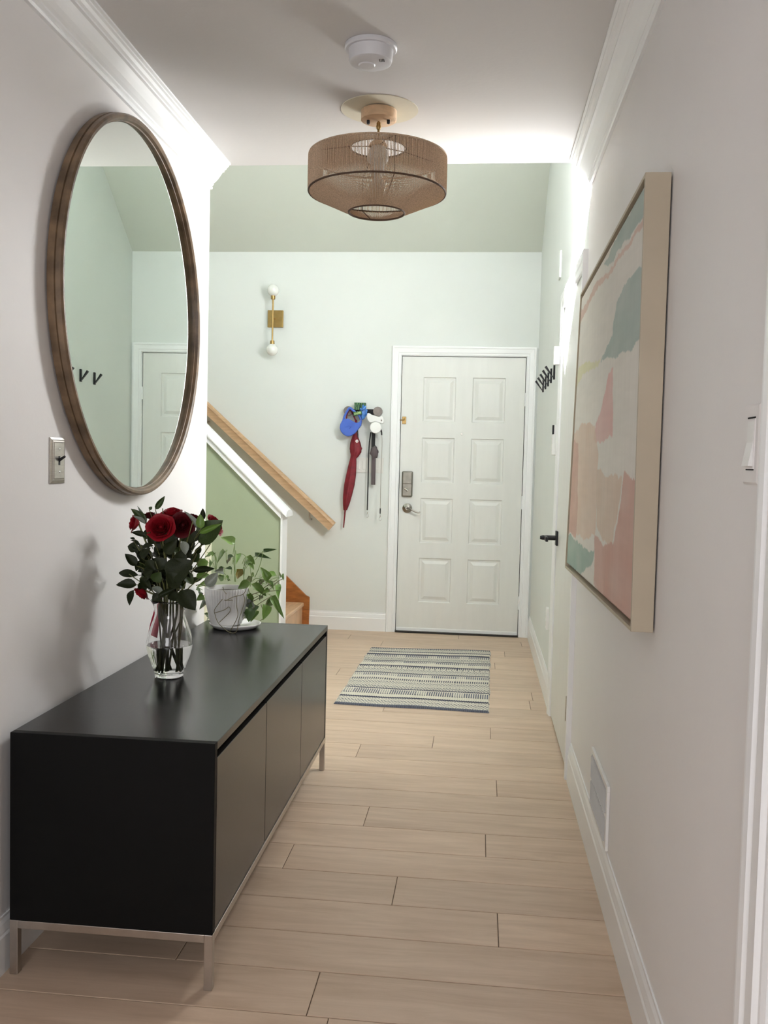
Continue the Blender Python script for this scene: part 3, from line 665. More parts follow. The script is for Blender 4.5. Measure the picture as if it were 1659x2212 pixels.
# ---------------- coat rack by the front door and what hangs on it
YW=YF
t=thing('key_rack','dark rack with two round grey discs beside the front door','rack',(-.86,YW,1.59))
link('rail',B(-.99,-.73,YW-.016,YW-.001,1.600,1.640),'matteblack',t,bevel=.003)
for x in (-.969,-.752):
    d=link('disc',L([(0,-.006),(.033,-.006),(.0345,-.004),(.0345,.004),(0,.004)],(x,YW-.055,1.622),32,'y'),'disc',t,smooth=True)
    link('peg',T([(x,YW-.016,1.618),(x,YW-.052,1.620)],.007,10),'matteblack',d)
for x in (-.905,-.86,-.81): link('hook',T(spline([(x,YW-.014,1.625),(x,YW-.045,1.600),(x,YW-.060,1.612),(x,YW-.062,1.628)],3),.0045,8),'matteblack',t,smooth=True)
def flat(poly,y0,y1,dz=0):
    bm=bmesh.new(); prism(bm,poly,lambda p:(p[0],y0,p[1]+dz),lambda p:(p[0],y1,p[1]+dz)); return bm
# red umbrella
U=thing('folded_umbrella','folded dark red umbrella hanging point down beside the front door','umbrella',(-.985,YW-.06,.766))
bm=bmesh.new(); prof=[(-.911,1.560,.006),(-.913,1.47,.010),(-.914,1.43,.022),(-.912,1.38,.035),(-.908,1.335,.042),(-.915,1.300,.026),(-.925,1.275,.021),(-.931,1.22,.028),(-.939,1.15,.034),(-.950,1.08,.036),(-.962,1.0,.030),(-.970,.94,.022),(-.976,.895,.012)]
n=18; rings=[]
for x,z,r in prof:
    rings.append([bm.verts.new((x+r*math.cos(2*PI*i/n)*(1.12 if i%3 else .82),YW-.05+min(r,.026)*math.sin(2*PI*i/n)*(1.1 if i%3 else .8),z+(.012*math.sin(i*2.1) if 1.28<z<1.4 else 0))) for i in range(n)])
for a,c in zip(rings,rings[1:]):
    for i in range(n): bm.faces.new((a[i],a[(i+1)%n],c[(i+1)%n],c[i]))
bm.faces.new(rings[0]); bm.faces.new(rings[-1]); link('folded_canopy',bm,'red',U,smooth='all')
bm=bmesh.new(); prism(bm,[(-.905,1.40),(-.858,1.352),(-.872,1.335),(-.915,1.298)],lambda p:(p[0],YW-.062,p[1]),lambda p:(p[0],YW-.057,p[1])); link('loose_flap',bm,'red',U)
link('tip',T([(-.976,YW-.05,.90),(-.986,YW-.052,.766)],.0065,8,r2=.0045),'red',U,smooth=True)
link('strap',T(spline([(-.912,YW-.05,1.55),(-.935,YW-.06,1.60),(-.955,YW-.07,1.63),(-.975,YW-.06,1.60),(-.985,YW-.05,1.55)],4),.005,6),'red',U,smooth=True)
# blue leash
t=thing('retractable_leash','round blue retractable leash hanging from the left disc','leash',(-.95,YW-.11,1.435))
poly=[(-.985,1.562),(-.960,1.564),(-.943,1.556),(-.927,1.546),(-.911,1.538),(-.892,1.535),(-.874,1.546),(-.868,1.562),(-.862,1.546),(-.866,1.515),(-.893,1.478),(-.914,1.454),(-.94,1.438),(-.967,1.435),(-.993,1.447),(-1.012,1.468),(-1.021,1.494),(-1.018,1.522),(-1.006,1.546)]
link('case',flat(poly,YW-.115,YW-.080),'blue',t,bevel=.005,seg=3,smooth=True)
link('grip',T(spline([(-.998,YW-.097,1.548),(-.985,YW-.097,1.590),(-.955,YW-.097,1.640),(-.930,YW-.097,1.625),(-.885,YW-.097,1.590),(-.868,YW-.097,1.556)],5),.0085,8),'blue',t,smooth=True)
link('embossed_mark',T(spline([(-.978,YW-.1155,1.500),(-.955,YW-.1165,1.512),(-.940,YW-.1165,1.500),(-.952,YW-.1165,1.490),(-.932,YW-.1165,1.515)],4),.0016,5),'blue',t)
link('strap_end',T([(-.893,YW-.098,1.483),(-.889,YW-.098,1.450),(-.887,YW-.098,1.424)],.0055,7,r2=.003),'darkcloth',t)
tg=link('charm_ring',L([(.0075+.004*math.cos(2*PI*k/8),.004*math.sin(2*PI*k/8)) for k in range(8)],(-.894,YW-.100,1.402),20,'y',close=True),'white',t,smooth='all')
# green boxes and blue bag pouch
t=thing('bag_roll_box','dark green printed card box standing on the rack','box',(-.88,YW-.05,1.63))
bm=bmesh.new(); box(bm,-.922,-.880,YW-.085,YW-.035,1.629,1.682); box(bm,-.877,-.840,YW-.080,YW-.035,1.632,1.682); link('card_box',bm,'greenbox',t,bevel=.0015)
t=thing('bag_roll_box','light-edged green card box lying tilted under the dark one','box',(-.89,YW-.09,1.585))
bm=bmesh.new(); hexa(bm,[(-.921,YW-.118,1.583),(-.858,YW-.118,1.597),(-.858,YW-.07,1.597),(-.921,YW-.07,1.583),(-.924,YW-.118,1.612),(-.860,YW-.118,1.624),(-.860,YW-.07,1.626),(-.926,YW-.07,1.614)]); link('card_box',bm,'greenbox',t,bevel=.0015)
bm=bmesh.new(); hexa(bm,[(-.916,YW-.1195,1.591),(-.866,YW-.1195,1.601),(-.866,YW-.118,1.601),(-.916,YW-.118,1.591),(-.917,YW-.1195,1.604),(-.867,YW-.1195,1.615),(-.867,YW-.118,1.615),(-.917,YW-.118,1.604)])
link('printed_label',bm,noisy('pale_green_print',(.28,.42,.16),.5,scale=60,var=.5),t)
t=thing('bag_pouch','crumpled bright blue plastic bag between the leashes','bag',(-.85,YW-.11,1.56))
bm=bmesh.new(); bmesh.ops.create_uvsphere(bm,u_segments=20,v_segments=14,radius=1)
for v in bm.verts:
    q=v.co*1; d=1+.55*noise.noise(q*2.3)+.2*noise.noise(q*6)
    v.co=Vector((-.851+q.x*.024*d,YW-.095+q.y*.022*d,1.608+q.z*.046*d+.004*q.x))
link('crumpled_bag',bm,'bluebag',t,smooth='all')
link('knot',T(spline([(-.872,YW-.11,1.636),(-.858,YW-.122,1.628),(-.842,YW-.122,1.640),(-.838,YW-.11,1.652)],3),.008,7),'bluebag',t,smooth='all')
# white leash
t=thing('retractable_leash','white retractable leash with a white round case, hanging right','leash',(-.76,YW-.12,1.46))
wp=[(-.826,1.591),(-.820,1.607),(-.807,1.605),(-.785,1.592),(-.754,1.585),(-.733,1.578),(-.716,1.591),(-.704,1.578),(-.698,1.552),(-.702,1.536),(-.713,1.531),(-.739,1.541),(-.766,1.547),(-.789,1.538),(-.805,1.540),(-.819,1.557)]
link('grip',flat(wp,YW-.115,YW-.085),'white',t,bevel=.005,seg=3,smooth=True)
link('lock_button',B(-.721,-.713,YW-.118,YW-.114,1.548,1.561),'disc',t,bevel=.001)
link('case',L([(0,-.020),(.038,-.020),(.0415,-.016),(.0415,.014),(.036,.018),(0,.018)],(-.757,YW-.110,1.502),40,'y'),'white',t,smooth=True)
link('tape_end',T([(-.722,YW-.10,1.492),(-.716,YW-.10,1.470),(-.714,YW-.10,1.450)],.006,8,r2=.0045),'darkcloth',t)
link('cord',T(spline([(-.714,YW-.10,1.452),(-.711,YW-.095,1.40),(-.712,YW-.09,1.276),(-.714,YW-.09,1.063),(-.713,YW-.09,.915)],4),.0017,5),'nickel',t)
def clip(x,y,z,par):
    bm=bmesh.new(); tube(bm,[(x,y,z+.030),(x,y,z+.006)],.0032,8)
    tube(bm,spline([(x,y,z+.008),(x-.006,y,z),(x-.008,y,z-.012),(x,y,z-.022),(x+.008,y,z-.014),(x+.006,y,z-.002),(x+.002,y,z+.004)],3),.0018,6)
    return link('snap_hook',bm,'chrome',par,smooth='all')
link('cord_sleeve',T([(-.713,YW-.09,.918),(-.713,YW-.09,.880)],.0042,8),'darkcloth',t); clip(-.712,YW-.09,.850,t)
# black patterned leash hanging doubled, and the thin black lead
t=thing('patterned_leash','thick black leash strap with a pale dotted pattern','leash',(-.775,YW-.06,1.087))
bm=bmesh.new(); hexa(bm,[(-.788,YW-.060,1.087),(-.757,YW-.060,1.087),(-.757,YW-.050,1.087),(-.788,YW-.050,1.087),(-.790,YW-.060,1.330),(-.760,YW-.060,1.330),(-.760,YW-.050,1.330),(-.790,YW-.050,1.330)]); link('webbing',bm,'lanyard',t,bevel=.002)
bm=bmesh.new(); bmesh.ops.create_uvsphere(bm,u_segments=18,v_segments=12,radius=1)
for v in bm.verts:
    q=v.co*1; d=1+.35*noise.noise(q*2.1+Vector((3,0,0))); v.co=Vector((-.772+q.x*.030*d,YW-.058+q.y*.014*d,1.325+q.z*.045*d))
link('folded_loop',bm,'lanyard',t,smooth='all')
link('upper_webbing',B(-.793,-.766,YW-.058,YW-.050,1.36,1.475),'darkcloth',t,bevel=.002)
t=thing('black_lead','thin black dog lead with a metal clip hanging left of the patterned strap','leash',(-.812,YW-.05,.84))
bm=bmesh.new(); L_=[(-.800,1.47),(-.809,1.40),(-.813,1.307),(-.812,1.103),(-.813,.900)]
for a,c in zip(L_,L_[1:]): hexa(bm,[(a[0]-.0045,YW-.050,a[1]),(a[0]+.0045,YW-.050,a[1]),(a[0]+.0045,YW-.047,a[1]),(a[0]-.0045,YW-.047,a[1]),(c[0]-.0045,YW-.050,c[1]),(c[0]+.0045,YW-.050,c[1]),(c[0]+.0045,YW-.047,c[1]),(c[0]-.0045,YW-.047,c[1])])
link('webbing',bm,'darkcloth',t); clip(-.812,YW-.048,.868,t)
# ================================================================== vase and flowers
VX,VY,VZ=-.916,2.662,CZ1+.0005
V=thing('glass_vase','clear glass vase half full of water on the black console','vase',(VX,VY,VZ))
op=[(.0,.0),(.038,.0),(.043,.004),(.0445,.014),(.052,.035),(.062,.062),(.0685,.090),(.069,.105),(.064,.130),(.054,.160),(.046,.182),(.0445,.194),(.047,.208),(.053,.224),(.058,.232)]
th=.0028
ip=[(r-th,h+.004) for r,h in op[3:-1]]
body=op+[(.0565,.2335),(.0555,.231)]+[(r-th,h) for r,h in op[3:-1]][::-1]+[(.036,.011),(0,.011)]
link('vase_body',L(body,(VX,VY,VZ),56),'glass',V,smooth='all')
wl_=.098
wpz=[(0,.0112),(.0358,.0112),(.0421,.0145),(.0496,.035),(.0596,.062),(.0661,.090),(.0664,wl_),(.0,wl_)]
wt=link('vase_water',L([(r+(.0006 if r>0 else 0),h) for r,h in wpz],(VX,VY,VZ),56),'water',V,smooth=True)
bm=bmesh.new()
rb=[(-.966,2.715,.822),(-.975,2.72,.78),(-.985,2.722,.74),(-.990,2.722,.705)]
Rr=[(bm.verts.new((x-.010-.002*i,y,z)),bm.verts.new((x+.006+.001*i,y+.008,z-.004*i))) for i,(x,y,z) in enumerate(rb)]
for a,c in zip(Rr,Rr[1:]): bm.faces.new((a[0],a[1],c[1],c[0]))
o=link('ribbon',bm,'ribbon'); o.modifiers.new('thick','SOLIDIFY').thickness=.0008; tag(o,'dark red ribbon tail hanging behind the vase on the left','ribbon')
# leaf templates: unit length along +X, width 1 across Y, z up
def leaf_mesh(name,m,shape,droop,fold,wave=0):
    bm=bmesh.new(); nx_,ny=7,2; G=[]
    for i in range(nx_+1):
        t=i/nx_; w_=shape(t)*.5; row=[]
        for j in range(-ny,ny+1):
            s=j/ny; row.append(bm.verts.new((t,s*w_,-droop*t*t+fold*abs(s)*w_+wave*math.sin(t*9+s*2)*w_)))
        G.append(row)
    for i in range(nx_):
        for j in range(2*ny): bm.faces.new((G[i][j],G[i][j+1],G[i+1][j+1],G[i+1][j]))
    bmesh.ops.remove_doubles(bm,verts=bm.verts,dist=1e-4)
    me=bpy.data.meshes.new(name); bm.to_mesh(me); bm.free(); me.materials.append(M[m])
    for p in me.polygons: p.use_smooth=True
    return me
ruscus=lambda t: max(.0,math.sin(PI*min(1,t**.8))**.85)
heart=lambda t: max(0.0,(math.sin(PI*t**.55)**.8)*(1.0 if t>.02 else 0))
RL={k:leaf_mesh('leaf_blade',m,ruscus,.18,.30,.05) for k,m in enumerate(('leaf0','leaf1','leaf2','leaf3','leaf4'))}
PLM={0:leaf_mesh('pothos_blade','pleaf0',heart,.25,.35,.08),1:leaf_mesh('pothos_blade','pleaf1',heart,.25,.35,.08),2:leaf_mesh('pothos_blade','leaf2',heart,.2,.35,.05),3:leaf_mesh('pothos_blade','leaf3',heart,.25,.35,.08),4:leaf_mesh('pothos_blade','leaf4',heart,.2,.3,.1)}
EYE=Vector((0,0,1.255))
def put_leaf(me,base,tip,wd,parent,tilt,name='leaf'):
    b_,t_=Vector(base),Vector(tip); x=(t_-b_); ln=x.length; x.normalize()
    n=(Vector((.35,-.8,.45))+Vector((random.uniform(-1,1),random.uniform(-1,1),random.uniform(-1,1)))*tilt).normalized()
    y=n.cross(x).normalized(); z=x.cross(y)
    o=bpy.data.objects.new(name,me); COL.objects.link(o); adopt(o,parent)
    mt=Matrix(((x.x*ln,y.x*wd,z.x*ln,b_.x),(x.y*ln,y.y*wd,z.y*ln,b_.y),(x.z*ln,y.z*wd,z.z*ln,b_.z),(0,0,0,1)))
    o.matrix_basis=mt; return o
BOUQUET=[(-0.967, 2.668, 1.096, -0.939, 2.668, 1.136, 0.013, 1),
(-0.983, 2.638, 1.055, -1.021, 2.618, 1.101, 0.018, 1),
(-0.985, 2.638, 1.055, -1.006, 2.628, 1.108, 0.007, 2),
(-0.982, 2.628, 1.054, -1.01, 2.608, 1.081, 0.01, 2),
(-0.987, 2.648, 1.017, -1.03, 2.638, 1.03, 0.013, 0),
(-1.006, 2.648, 0.985, -1.045, 2.668, 1.007, 0.008, 0),
(-1.018, 2.668, 0.976, -1.055, 2.668, 0.983, 0.023, 0),
(-1.02, 2.658, 0.924, -1.051, 2.648, 0.963, 0.021, 0),
(-1.017, 2.668, 0.895, -1.097, 2.688, 0.9, 0.018, 0),
(-1.015, 2.648, 0.868, -1.072, 2.628, 0.873, 0.023, 0),
(-1.024, 2.648, 0.853, -1.043, 2.648, 0.804, 0.017, 0),
(-0.996, 2.628, 0.953, -0.967, 2.618, 0.984, 0.018, 0),
(-0.81, 2.618, 1.047, -0.811, 2.608, 1.089, 0.019, 3),
(-0.818, 2.628, 1.032, -0.752, 2.618, 1.062, 0.013, 3),
(-0.826, 2.648, 1.003, -0.758, 2.638, 1.072, 0.051, 1),
(-0.82, 2.668, 1.067, -0.821, 2.668, 1.104, 0.012, 0),
(-0.83, 2.648, 1.04, -0.862, 2.638, 1.1, 0.013, 2),
(-0.862, 2.608, 1.009, -0.847, 2.598, 0.972, 0.02, 2),
(-0.841, 2.688, 0.925, -0.815, 2.708, 0.945, 0.027, 3),
(-0.85, 2.668, 0.914, -0.787, 2.688, 0.923, 0.015, 0),
(-0.861, 2.688, 0.941, -0.838, 2.698, 0.964, 0.021, 1),
(-0.903, 2.598, 0.898, -0.833, 2.588, 0.955, 0.055, 0),
(-0.866, 2.588, 0.872, -0.895, 2.578, 0.923, 0.034, 0),
(-0.808, 2.668, 0.87, -0.773, 2.668, 0.911, 0.025, 2),
(-0.868, 2.608, 0.861, -0.815, 2.588, 0.814, 0.042, 0),
(-0.953, 2.608, 0.868, -0.913, 2.598, 0.852, 0.019, 2),
(-0.932, 2.598, 0.841, -0.88, 2.598, 0.872, 0.013, 0),
(-0.847, 2.628, 1.025, -0.822, 2.628, 1.013, 0.032, 0),
(-0.848, 2.698, 0.89, -0.813, 2.718, 0.903, 0.019, 3),
(-0.865, 2.688, 0.875, -0.83, 2.708, 0.891, 0.013, 1),
(-0.945, 2.598, 0.888, -0.921, 2.588, 0.915, 0.025, 1),
(-0.909, 2.588, 0.973, -0.872, 2.578, 1.012, 0.025, 0),
(-0.946, 2.608, 0.998, -0.967, 2.608, 1.022, 0.019, 0),
(-0.944, 2.638, 1.021, -0.973, 2.628, 1.029, 0.019, 0),
(-0.888, 2.598, 1.034, -0.909, 2.588, 1.001, 0.023, 0),
(-0.971, 2.608, 0.948, -0.942, 2.598, 0.923, 0.021, 0),
(-0.912, 2.598, 0.926, -0.938, 2.588, 0.959, 0.03, 0),
(-0.882, 2.608, 0.972, -0.847, 2.598, 0.951, 0.03, 0),
(-0.978, 2.618, 0.897, -0.954, 2.608, 0.924, 0.019, 0),
(-0.999, 2.638, 0.891, -0.961, 2.618, 0.864, 0.019, 0),
(-0.854, 2.638, 1.011, -0.841, 2.638, 0.979, 0.021, 0),
(-0.825, 2.668, 0.989, -0.847, 2.678, 0.96, 0.013, 0),
(-0.825, 2.668, 0.993, -0.808, 2.668, 1.01, 0.011, 0),
(-1.029, 2.668, 1.003, -1.046, 2.668, 1.009, 0.006, 0),
(-0.981, 2.668, 1.034, -1.003, 2.668, 1.004, 0.019, 0),
(-0.986, 2.668, 1.095, -0.978, 2.668, 1.104, 0.008, 1),
(-1.005, 2.638, 0.876, -0.983, 2.638, 0.844, 0.023, 0),
(-0.87, 2.638, 0.911, -0.836, 2.638, 0.881, 0.025, 1),
(-0.909, 2.628, 0.848, -0.875, 2.618, 0.834, 0.025, 0),
(-0.934, 2.628, 0.847, -0.956, 2.618, 0.823, 0.021, 0),
(-0.922, 2.679, 0.885, -0.959, 2.709, 0.855, 0.021, 0),
(-1.007, 2.666, 0.949, -0.998, 2.682, 0.914, 0.02, 1),
(-0.896, 2.634, 0.874, -0.898, 2.714, 0.888, 0.023, 0),
(-0.877, 2.689, 0.909, -0.869, 2.71, 0.933, 0.021, 0),
(-0.96, 2.622, 0.903, -1.018, 2.667, 0.882, 0.024, 0),
(-0.946, 2.675, 0.842, -0.937, 2.671, 0.88, 0.019, 0),
(-0.978, 2.717, 0.932, -0.989, 2.685, 0.902, 0.015, 0),
(-0.92, 2.681, 0.861, -0.889, 2.717, 0.866, 0.021, 0),
(-0.931, 2.698, 0.91, -0.956, 2.659, 0.91, 0.02, 0),
(-0.92, 2.694, 0.879, -0.902, 2.656, 0.922, 0.015, 1),
(-1.0, 2.649, 0.978, -0.963, 2.626, 0.995, 0.017, 0),
(-0.962, 2.687, 0.971, -0.961, 2.716, 0.939, 0.021, 0),
(-0.974, 2.657, 0.912, -0.963, 2.705, 0.877, 0.019, 1),
(-0.986, 2.712, 0.967, -0.926, 2.662, 0.98, 0.018, 0),
(-0.911, 2.62, 0.915, -0.954, 2.68, 0.875, 0.025, 0),
(-0.942, 2.679, 0.951, -0.956, 2.646, 0.977, 0.022, 0),
(-1.009, 2.648, 0.937, -0.993, 2.678, 0.942, 0.019, 0),
(-0.907, 2.628, 0.893, -0.93, 2.699, 0.921, 0.018, 0),
(-0.871, 2.642, 0.98, -0.844, 2.637, 0.958, 0.022, 0),
(-1.015, 2.662, 0.921, -1.003, 2.704, 0.899, 0.018, 0),
(-0.908, 2.697, 0.876, -0.909, 2.621, 0.916, 0.02, 0),
(-0.91, 2.699, 0.944, -0.885, 2.682, 0.975, 0.024, 0),
(-0.93, 2.664, 1.015, -0.913, 2.681, 0.993, 0.023, 0),
(-0.986, 2.712, 0.869, -0.948, 2.706, 0.865, 0.017, 0),
(-0.912, 2.702, 0.943, -0.865, 2.684, 0.959, 0.017, 0),
(-0.992, 2.715, 0.96, -0.978, 2.63, 0.945, 0.016, 1),
(-0.945, 2.676, 0.91, -0.913, 2.619, 0.948, 0.017, 0),
(-0.917, 2.623, 1.012, -0.959, 2.709, 0.97, 0.02, 0),
(-0.927, 2.653, 0.922, -0.885, 2.638, 0.931, 0.023, 0),
(-1.036, 2.7, 0.978, -0.985, 2.619, 0.956, 0.025, 0),
(-1.01, 2.67, 1.017, -0.961, 2.623, 1.014, 0.018, 1),
(-0.968, 2.625, 0.853, -0.975, 2.715, 0.87, 0.015, 0),
(-0.901, 2.657, 0.973, -0.935, 2.657, 0.972, 0.018, 0),
(-0.977, 2.69, 0.892, -0.929, 2.656, 0.901, 0.016, 0),
(-0.896, 2.682, 0.94, -0.902, 2.622, 0.922, 0.023, 0),
(-0.906, 2.664, 0.949, -0.928, 2.643, 0.977, 0.018, 0),
(-1.041, 2.712, 0.966, -0.987, 2.655, 0.959, 0.019, 0),
(-0.885, 2.697, 1.018, -0.883, 2.685, 0.988, 0.016, 1),
(-0.95, 2.642, 1.035, -0.925, 2.657, 1.015, 0.015, 0),
(-1.004, 2.702, 0.94, -0.997, 2.63, 0.973, 0.023, 0),
(-0.894, 2.622, 1.003, -0.896, 2.695, 1.031, 0.021, 0),
(-1.029, 2.673, 0.962, -1.008, 2.705, 0.937, 0.025, 0),
(-0.937, 2.643, 0.924, -0.91, 2.678, 0.922, 0.02, 0),
(-0.906, 2.702, 0.97, -0.876, 2.715, 0.976, 0.017, 0),
(-0.978, 2.682, 0.895, -1.028, 2.708, 0.909, 0.022, 0),
(-0.923, 2.677, 0.9, -0.934, 2.704, 0.935, 0.02, 0),
(-0.913, 2.713, 0.89, -0.869, 2.648, 0.874, 0.025, 1),
(-0.958, 2.649, 0.996, -0.934, 2.645, 1.023, 0.018, 0),
(-0.907, 2.66, 0.985, -0.946, 2.688, 0.993, 0.02, 0),
(-0.929, 2.666, 0.981, -0.977, 2.69, 0.996, 0.022, 0),
(-0.914, 2.707, 0.973, -0.911, 2.683, 1.014, 0.02, 0),
(-0.924, 2.632, 0.993, -0.934, 2.68, 0.96, 0.024, 0),
(-0.956, 2.66, 0.958, -0.938, 2.691, 0.967, 0.015, 0),
(-0.93, 2.691, 0.915, -0.9, 2.652, 0.945, 0.019, 1),
(-0.874, 2.657, 0.95, -0.9, 2.672, 0.929, 0.022, 0),
(-0.882, 2.628, 0.905, -0.926, 2.712, 0.916, 0.024, 0),
(-0.976, 2.629, 0.871, -1.006, 2.712, 0.889, 0.022, 0),
(-0.959, 2.69, 0.875, -0.997, 2.686, 0.88, 0.02, 0),
(-0.945, 2.63, 0.953, -0.999, 2.711, 0.97, 0.017, 0),
(-0.9, 2.664, 0.885, -0.902, 2.649, 0.92, 0.021, 0),
(-0.917, 2.654, 0.906, -0.923, 2.645, 0.942, 0.021, 0),
(-1.009, 2.653, 0.887, -0.972, 2.651, 0.881, 0.017, 1),
(-0.978, 2.633, 0.891, -0.99, 2.677, 0.915, 0.024, 0),
(-0.975, 2.66, 1.008, -0.961, 2.692, 1.02, 0.022, 1),
(-0.897, 2.672, 1.02, -0.909, 2.635, 1.037, 0.019, 0),
(-0.903, 2.707, 0.87, -0.927, 2.713, 0.846, 0.024, 0),
(-0.981, 2.708, 0.88, -1.008, 2.685, 0.899, 0.025, 0),
(-0.889, 2.667, 0.93, -0.911, 2.67, 0.948, 0.023, 0),
(-0.946, 2.629, 0.937, -0.98, 2.646, 0.939, 0.02, 0),
(-0.936, 2.654, 0.984, -0.961, 2.641, 0.979, 0.025, 0),
(-0.881, 2.626, 0.912, -0.876, 2.702, 0.916, 0.024, 0),
(-0.97, 2.711, 0.971, -0.927, 2.704, 0.954, 0.025, 0),
(-1.004, 2.703, 0.908, -1.029, 2.689, 0.906, 0.015, 0),
(-0.995, 2.648, 0.912, -0.962, 2.664, 0.896, 0.017, 0),
(-0.957, 2.703, 1.027, -0.924, 2.663, 0.997, 0.022, 0),
(-0.979, 2.632, 0.897, -0.95, 2.664, 0.901, 0.018, 0),
(-0.919, 2.632, 0.923, -0.918, 2.679, 0.891, 0.017, 0),
(-0.988, 2.688, 0.913, -0.946, 2.623, 0.948, 0.018, 0),
(-0.999, 2.657, 0.913, -0.948, 2.637, 0.911, 0.017, 0),
(-0.959, 2.646, 0.909, -0.945, 2.697, 0.921, 0.023, 0),
(-1.019, 2.681, 0.937, -1.018, 2.652, 0.913, 0.018, 0),
(-0.902, 2.686, 0.896, -0.843, 2.62, 0.913, 0.015, 0),
(-0.998, 2.652, 0.964, -0.989, 2.666, 0.933, 0.018, 0),
(-0.948, 2.627, 0.899, -0.986, 2.647, 0.871, 0.021, 0),
(-0.896, 2.635, 0.99, -0.941, 2.692, 0.964, 0.022, 0),
(-0.923, 2.662, 1.033, -0.965, 2.662, 1.044, 0.019, 0),
(-0.976, 2.713, 0.982, -0.929, 2.622, 1.021, 0.023, 0),
(-0.901, 2.65, 0.86, -0.897, 2.678, 0.88, 0.022, 0),
(-0.937, 2.718, 0.956, -0.924, 2.618, 0.982, 0.02, 0),
(-0.91, 2.626, 0.861, -0.9, 2.683, 0.869, 0.018, 0),
(-0.933, 2.629, 0.945, -0.917, 2.647, 0.915, 0.021, 0),
(-0.907, 2.697, 0.852, -0.935, 2.672, 0.858, 0.024, 0),
(-0.954, 2.704, 0.913, -0.89, 2.628, 0.906, 0.016, 0),
(-0.897, 2.629, 0.981, -0.882, 2.667, 0.959, 0.023, 1),
(-0.969, 2.702, 1.028, -0.993, 2.677, 1.009, 0.023, 0),
(-0.899, 2.652, 0.988, -0.929, 2.637, 0.996, 0.022, 0),
(-0.933, 2.679, 1.028, -0.933, 2.639, 1.059, 0.023, 0),
(-0.972, 2.65, 0.881, -1.005, 2.693, 0.847, 0.016, 0),
(-0.952, 2.703, 0.882, -0.907, 2.655, 0.915, 0.02, 1),
(-0.91, 2.718, 0.879, -0.944, 2.71, 0.857, 0.025, 0)]
ROSES=[('A', (-1.028, 2.648, 1.057), 0.027),
('B', (-0.922, 2.588, 1.05), 0.042),
('C', (-0.917, 2.668, 1.089), 0.027),
('D', (-0.872, 2.638, 1.054), 0.032),
('E', (-0.857, 2.698, 1.076), 0.019),
('F', (-0.787, 2.688, 1.054), 0.03),
('G', (-0.998, 2.638, 0.843), 0.025),
('H', (-0.997, 2.698, 1.078), 0.019)]
MOUTH=Vector((VX,VY,VZ+.222))
def stem_pts(end,i):
    """from the foot of the vase, through the neck, out to the bloom"""
    random.seed(40+i); a=2.4*i; foot=Vector((VX+.030*math.cos(a),VY+.030*math.sin(a),VZ+.015+.003*(i%4)))
    e=Vector(end); d=(e-MOUTH); neck=MOUTH+Vector((max(-.034,min(.034,d.x*.30)),max(-.034,min(.034,d.y*.4)),-.035))
    up=MOUTH+Vector((d.x*.35,d.y*.35,d.z*.30)); return spline([foot,foot.lerp(neck,.5),neck,up,e],4)
def petal_mesh(R,h,span,curl,ph):
    bm=bmesh.new(); nu_,nv_=6,5; G=[]
    for j in range(nv_+1):
        v=j/nv_; row=[]
        for i in range(nu_+1):
            u=-1+2*i/nu_; top=1-.16*u*u*(v**2)
            r=R*(.30+.70*math.sin(min(1,v*1.15)*PI/2)**.8)+curl*R*max(0,v-.72)*3.2; r*=(1+.04*math.sin(u*4+ph))
            a=u*span*(.55+.45*math.sin(min(1,v*1.2)*PI/2)); z=h*v*top-max(0,v-.8)*curl*h*1.1
            row.append(bm.verts.new((r*math.cos(a),r*math.sin(a),z+.03*R*math.sin(u*7+ph)*v)))
        G.append(row)
    for j in range(nv_):
        for i in range(nu_): bm.faces.new((G[j][i],G[j][i+1],G[j+1][i+1],G[j+1][i]))
    me=bpy.data.meshes.new('petal_sheet'); bm.to_mesh(me); bm.free()
    for p in me.polygons: p.use_smooth=True
    return me
LAY=[(.20,1.00,1.15,.0,3),(.34,1.06,1.0,.03,4),(.50,1.05,.90,.08,4),(.66,.98,.80,.16,5),(.80,.86,.75,.28,5),(.92,.70,.70,.42,5)]
PM={}
for mk in ('rose','rosedark'):
    PM[mk]=[petal_mesh(R,h,sp,cu,k*1.3) for k,(R,h,sp,cu,n_) in enumerate(LAY)]
    for me in PM[mk]: me.materials.append(M[mk])
def rose(name,pos,rad,facing,mk,label,i):
    pos=Vector(pos); f=Vector(facing).normalized(); base=pos-f*rad*.55
    t=thing('rose',label,'rose',(VX,VY,VZ),group='red roses in the glass vase')
    bm=bmesh.new(); lathe(bm,[(0,0),(.22,.03),(.30,.20),(.24,.45),(.12,.62),(0,.66)],(0,0,0),14)
    for v in bm.verts: v.co.x*=1+.15*math.sin(v.co.z*9)
    rad*=.86; q=f.to_track_quat('Z','Y').to_matrix().to_4x4(); mt=Matrix.Translation(base)@q@Matrix.Scale(rad,4)
    bm.transform(mt); bl=link('bloom',bm,mk,t,smooth='all')
    random.seed(i)
    for k,(R,h,sp,cu,n_) in enumerate(LAY):
        for j in range(n_):
            o=bpy.data.objects.new('petal',PM[mk][k]); COL.objects.link(o); adopt(o,bl)
            o.matrix_basis=mt@Matrix.Rotation(2*PI*j/n_+k*.6+random.uniform(-.15,.15),4,'Z')@Matrix.Rotation(random.uniform(-.06,.08),4,'Y')
    bm=bmesh.new(); lathe(bm,[(0,-.10),(.16,-.08),(.26,.02),(.30,.10),(0,.06)],(0,0,0),12); bm.transform(mt); link('calyx',bm,'leaf0',bl,smooth='all')
    link('stem',T(stem_pts(base,i),.0040,7,r2=.0028),'stem',t,smooth='all')
